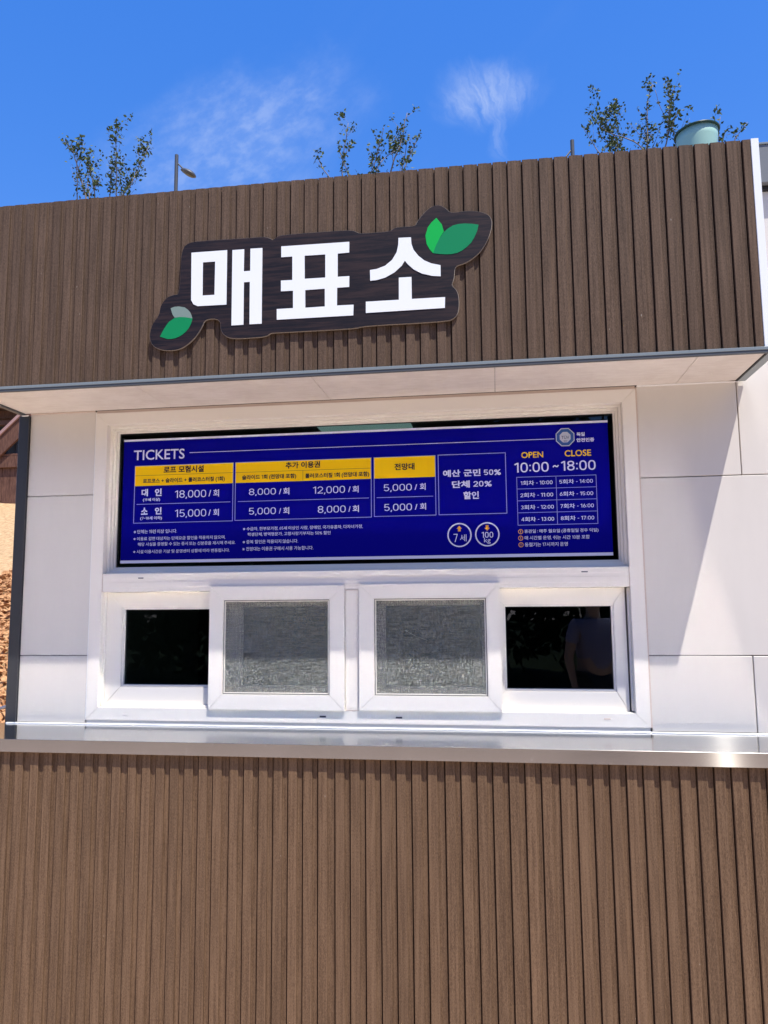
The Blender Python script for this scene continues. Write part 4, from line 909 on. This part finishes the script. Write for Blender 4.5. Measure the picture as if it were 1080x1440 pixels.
# street lamps on the bank behind
LPM = mat('lamp_grey', (.055, .062, .075), .5)[0]; LENS = mat('lamp_lens', (.06, .06, .045), .5)[0]
def lamp(x, y, zt, label, full=True):
    zb = hill_z(x, y) + H; root = empty('street_lamp', (x, y, zb), label, 'street lamp', 'street lamps on the bank')
    bm = bmesh.new(); addtube(bm, [(x, y, zb), (x, y, zt + H)], .040, 16); link('pole', tomesh(bm), LPM, root)
    bm = bmesh.new(); addbox(bm, x - .17, x + .17, y - .17, y + .17, zb - .05, zb + .02, .01, rel=False); link('base_plate', tomesh(bm), LPM, root)
    if full:
        bm = bmesh.new(); addtube(bm, [(x + .03, y, zt + H - .20), (x + .20, y, zt + H - .38)], [.014, .020], 8); link('arm', tomesh(bm), LPM, root)
        c = Vector((x + .31, y - .05, zt + H - .49)); rot = Matrix.Rotation(math.radians(28), 4, 'Y')
        bm = bmesh.new(); bmesh.ops.create_uvsphere(bm, u_segments=20, v_segments=12, radius=1)
        for v in bm.verts: v.co = c + (rot @ Vector((v.co.x * .18 * (1 if v.co.x > 0 else 1.15), v.co.y * .13, v.co.z * (.075 if v.co.z > 0 else .035))))
        link('lamp_head', tomesh(bm), LPM, root, smooth=True)
        bm = bmesh.new(); bmesh.ops.create_uvsphere(bm, u_segments=20, v_segments=8, radius=1)
        for v in bm.verts: v.co = c + (rot @ Vector((v.co.x * .135 + .012, v.co.y * .098, v.co.z * .024 - .024)))
        link('lens', tomesh(bm), LENS, root, smooth=True)
    else:
        bm = bmesh.new(); addtube(bm, [(x - .02, y, zt + H - .20), (x - .20, y - .05, zt + H - .46)], [.014, .022], 8); link('arm', tomesh(bm), LPM, root)
lamp(-5.06, 12.0, 10.27, 'dark street lamp with drooping oval head rising behind the fascia at left')
lamp(3.42, 12.0, 9.76, 'top of a dark lamp pole with a slanting brace, left of the tall shrub', False)

# ================================================================== what the glass and steel reflect: trees and a person behind the viewer
FOL = mat('dark_foliage', (.016, .025, .009), .9, spec=.1)[0]; TRK = mat('tree_bark', (.06, .045, .035), .9)[0]
def back_tree(cx, cy, h, rw, seed, label):
    r = random.Random(seed); root = empty('broadleaf_tree', (cx, cy, 0), label, 'tree', 'trees standing opposite the booth')
    bm = bmesh.new(); addtube(bm, [(cx, cy, 0), (cx + .05, cy, h * .3), (cx - .04, cy, h * .7)], [.16, .12, .05], 8)
    for k in range(7):
        a = r.uniform(0, 6.28); z = h * r.uniform(.2, .6); addtube(bm, [(cx, cy, z), (cx + math.cos(a) * rw * .7, cy + math.sin(a) * rw * .5, z + rw * .6)], [.05, .015], 5)
    link('trunk', tomesh(bm), TRK, root)
    vs, fs = [], []
    for _ in range(3800):
        u = Vector((r.gauss(0, 1), r.gauss(0, 1), r.gauss(0, 1))).normalized() * r.random() ** .4
        p = Vector((cx + u.x * rw, cy + u.y * rw * .8, h * .48 + u.z * h * .50)); s = r.uniform(.10, .22)
        a = Vector((r.gauss(0, 1), r.gauss(0, 1), r.gauss(0, 1))).normalized(); b_ = a.cross(Vector((r.gauss(0, 1), r.gauss(0, 1), r.gauss(0, 1)))).normalized()
        k = len(vs); vs += [tuple(p + a * s), tuple(p + b_ * s * .6), tuple(p - a * s), tuple(p - b_ * s * .6)]; fs.append((k, k + 1, k + 2, k + 3))
    me = bpy.data.meshes.new('crown'); me.from_pydata(vs, [], fs); me.update(); link('crown', me, FOL, root)
for k, x in enumerate((-10, -7.6, -5.2, -2.9, -.6, 1.6, 3.9, 6.3, 8.6)):
    back_tree(x, -13.5 - (k % 2) * 1.2, 6.8 + (k * 37 % 11) * .12, 2.3, 40 + k, 'dark broadleaf tree opposite the booth behind the viewer, %s of the row from the left' % ('first', 'second', 'third', 'fourth', 'fifth', 'sixth', 'seventh', 'eighth', 'ninth')[k])

def person(px_, py_, rz, label):
    """standing adult, arms relaxed; grown from a joint skeleton"""
    J = {'hip': (0, 0, .95, .125), 'belly': (0, -.01, 1.08, .13), 'chest': (0, .0, 1.27, .15), 'neck0': (0, .01, 1.42, .075), 'neck1': (0, 0, 1.49, .055), 'head0': (0, -.01, 1.56, .075), 'head1': (0, -.01, 1.65, .085), 'head2': (0, .0, 1.72, .06)}
    E = [('hip', 'belly'), ('belly', 'chest'), ('chest', 'neck0'), ('neck0', 'neck1'), ('neck1', 'head0'), ('head0', 'head1'), ('head1', 'head2')]
    for s_, n in ((-1, 'l'), (1, 'r')):
        J.update({n + 'th': (.10 * s_, 0, .88, .095), n + 'kn': (.11 * s_, -.015, .49, .060), n + 'an': (.115 * s_, .02, .09, .040), n + 'ft': (.125 * s_, -.14, .035, .034),
                  n + 'sh': (.18 * s_, .01, 1.38, .062), n + 'el': (.25 * s_, .03, 1.10, .043), n + 'wr': (.25 * s_, -.05, .86, .028), n + 'ha': (.245 * s_, -.075, .79, .032)})
        E += [('hip', n + 'th'), (n + 'th', n + 'kn'), (n + 'kn', n + 'an'), (n + 'an', n + 'ft'), ('chest', n + 'sh'), (n + 'sh', n + 'el'), (n + 'el', n + 'wr'), (n + 'wr', n + 'ha')]
        for q in range(5):
            fx = .245 * s_ + (-.018 + .011 * q) * .0; fy = -.105 + .017 * q; L = (.05, .075, .082, .077, .06)[q]
            if q == 0: J[n + 'f0'] = (.232 * s_, -.115, .775, .009); J[n + 'g0'] = (.228 * s_, -.125, .735, .008)
            else: J[n + 'f%d' % q] = (fx, fy, .755, .009); J[n + 'g%d' % q] = (fx - .012 * s_, fy, .755 - L, .008)
            E += [(n + 'ha', n + 'f%d' % q), (n + 'f%d' % q, n + 'g%d' % q)]
    def grow(names, edges, scale, name, m, parent):
        idx = {k: i for i, k in enumerate(names)}; me = bpy.data.meshes.new(name)
        me.from_pydata([J[k][:3] for k in names], [(idx[a], idx[b_]) for a, b_ in edges if a in idx and b_ in idx], [])
        o = bpy.data.objects.new(name, me); COL.objects.link(o); md = o.modifiers.new('s', 'SKIN')
        for i, k in enumerate(names): v = me.skin_vertices[0].data[i]; r_ = J[k][3] * scale; v.radius = (r_, r_); v.use_root = (i == 0)
        sb = o.modifiers.new('b', 'SUBSURF'); sb.levels = 2; sb.render_levels = 2
        dg = bpy.context.evaluated_depsgraph_get(); r2 = bpy.data.meshes.new_from_object(o.evaluated_get(dg)); bpy.data.objects.remove(o)
        r2.transform(Matrix.Translation(Vector((px_, py_, 0))) @ Matrix.Rotation(rz, 4, 'Z')); r2.materials.clear()
        return link(name, r2, m, parent, smooth=True)
    root = empty('person', (px_, py_, 0), label, 'person')
    skin = mat('skin', (.52, .33, .24), .5)[0]
    grow(list(J), E, 1.0, 'body', skin, root)
    top = ['chest', 'belly', 'hip', 'neck0', 'lsh', 'lel', 'rsh', 'rel']; sv = dict(J)
    for n in 'lr': J[n + 'el'] = tuple(J[n + 'sh'][k] * .35 + J[n + 'el'][k] * .65 for k in range(3)) + (.055,)
    grow(top, E, 1.13, 'shirt', mat('lavender_shirt', (.30, .28, .42), .8)[0], root); J.update(sv)
    grow(['hip', 'lth', 'lkn', 'lan', 'rth', 'rkn', 'ran'], E, 1.14, 'trousers', mat('dark_trousers', (.02, .022, .03), .8)[0], root)
    bm = bmesh.new(); bmesh.ops.create_uvsphere(bm, u_segments=20, v_segments=14, radius=1)
    for v in bm.verts: v.co = Vector((v.co.x * .086, v.co.y * .098 + .018, v.co.z * .085 + 1.70))
    me = tomesh(bm); me.transform(Matrix.Translation(Vector((px_, py_, 0))) @ Matrix.Rotation(rz, 4, 'Z')); link('hair', me, mat('black_hair', (.01, .009, .008), .6)[0], root, smooth=True)
person(2.50, -4.0, math.radians(150), 'person in a lavender T-shirt and dark trousers dimly mirrored in the right hand pane')
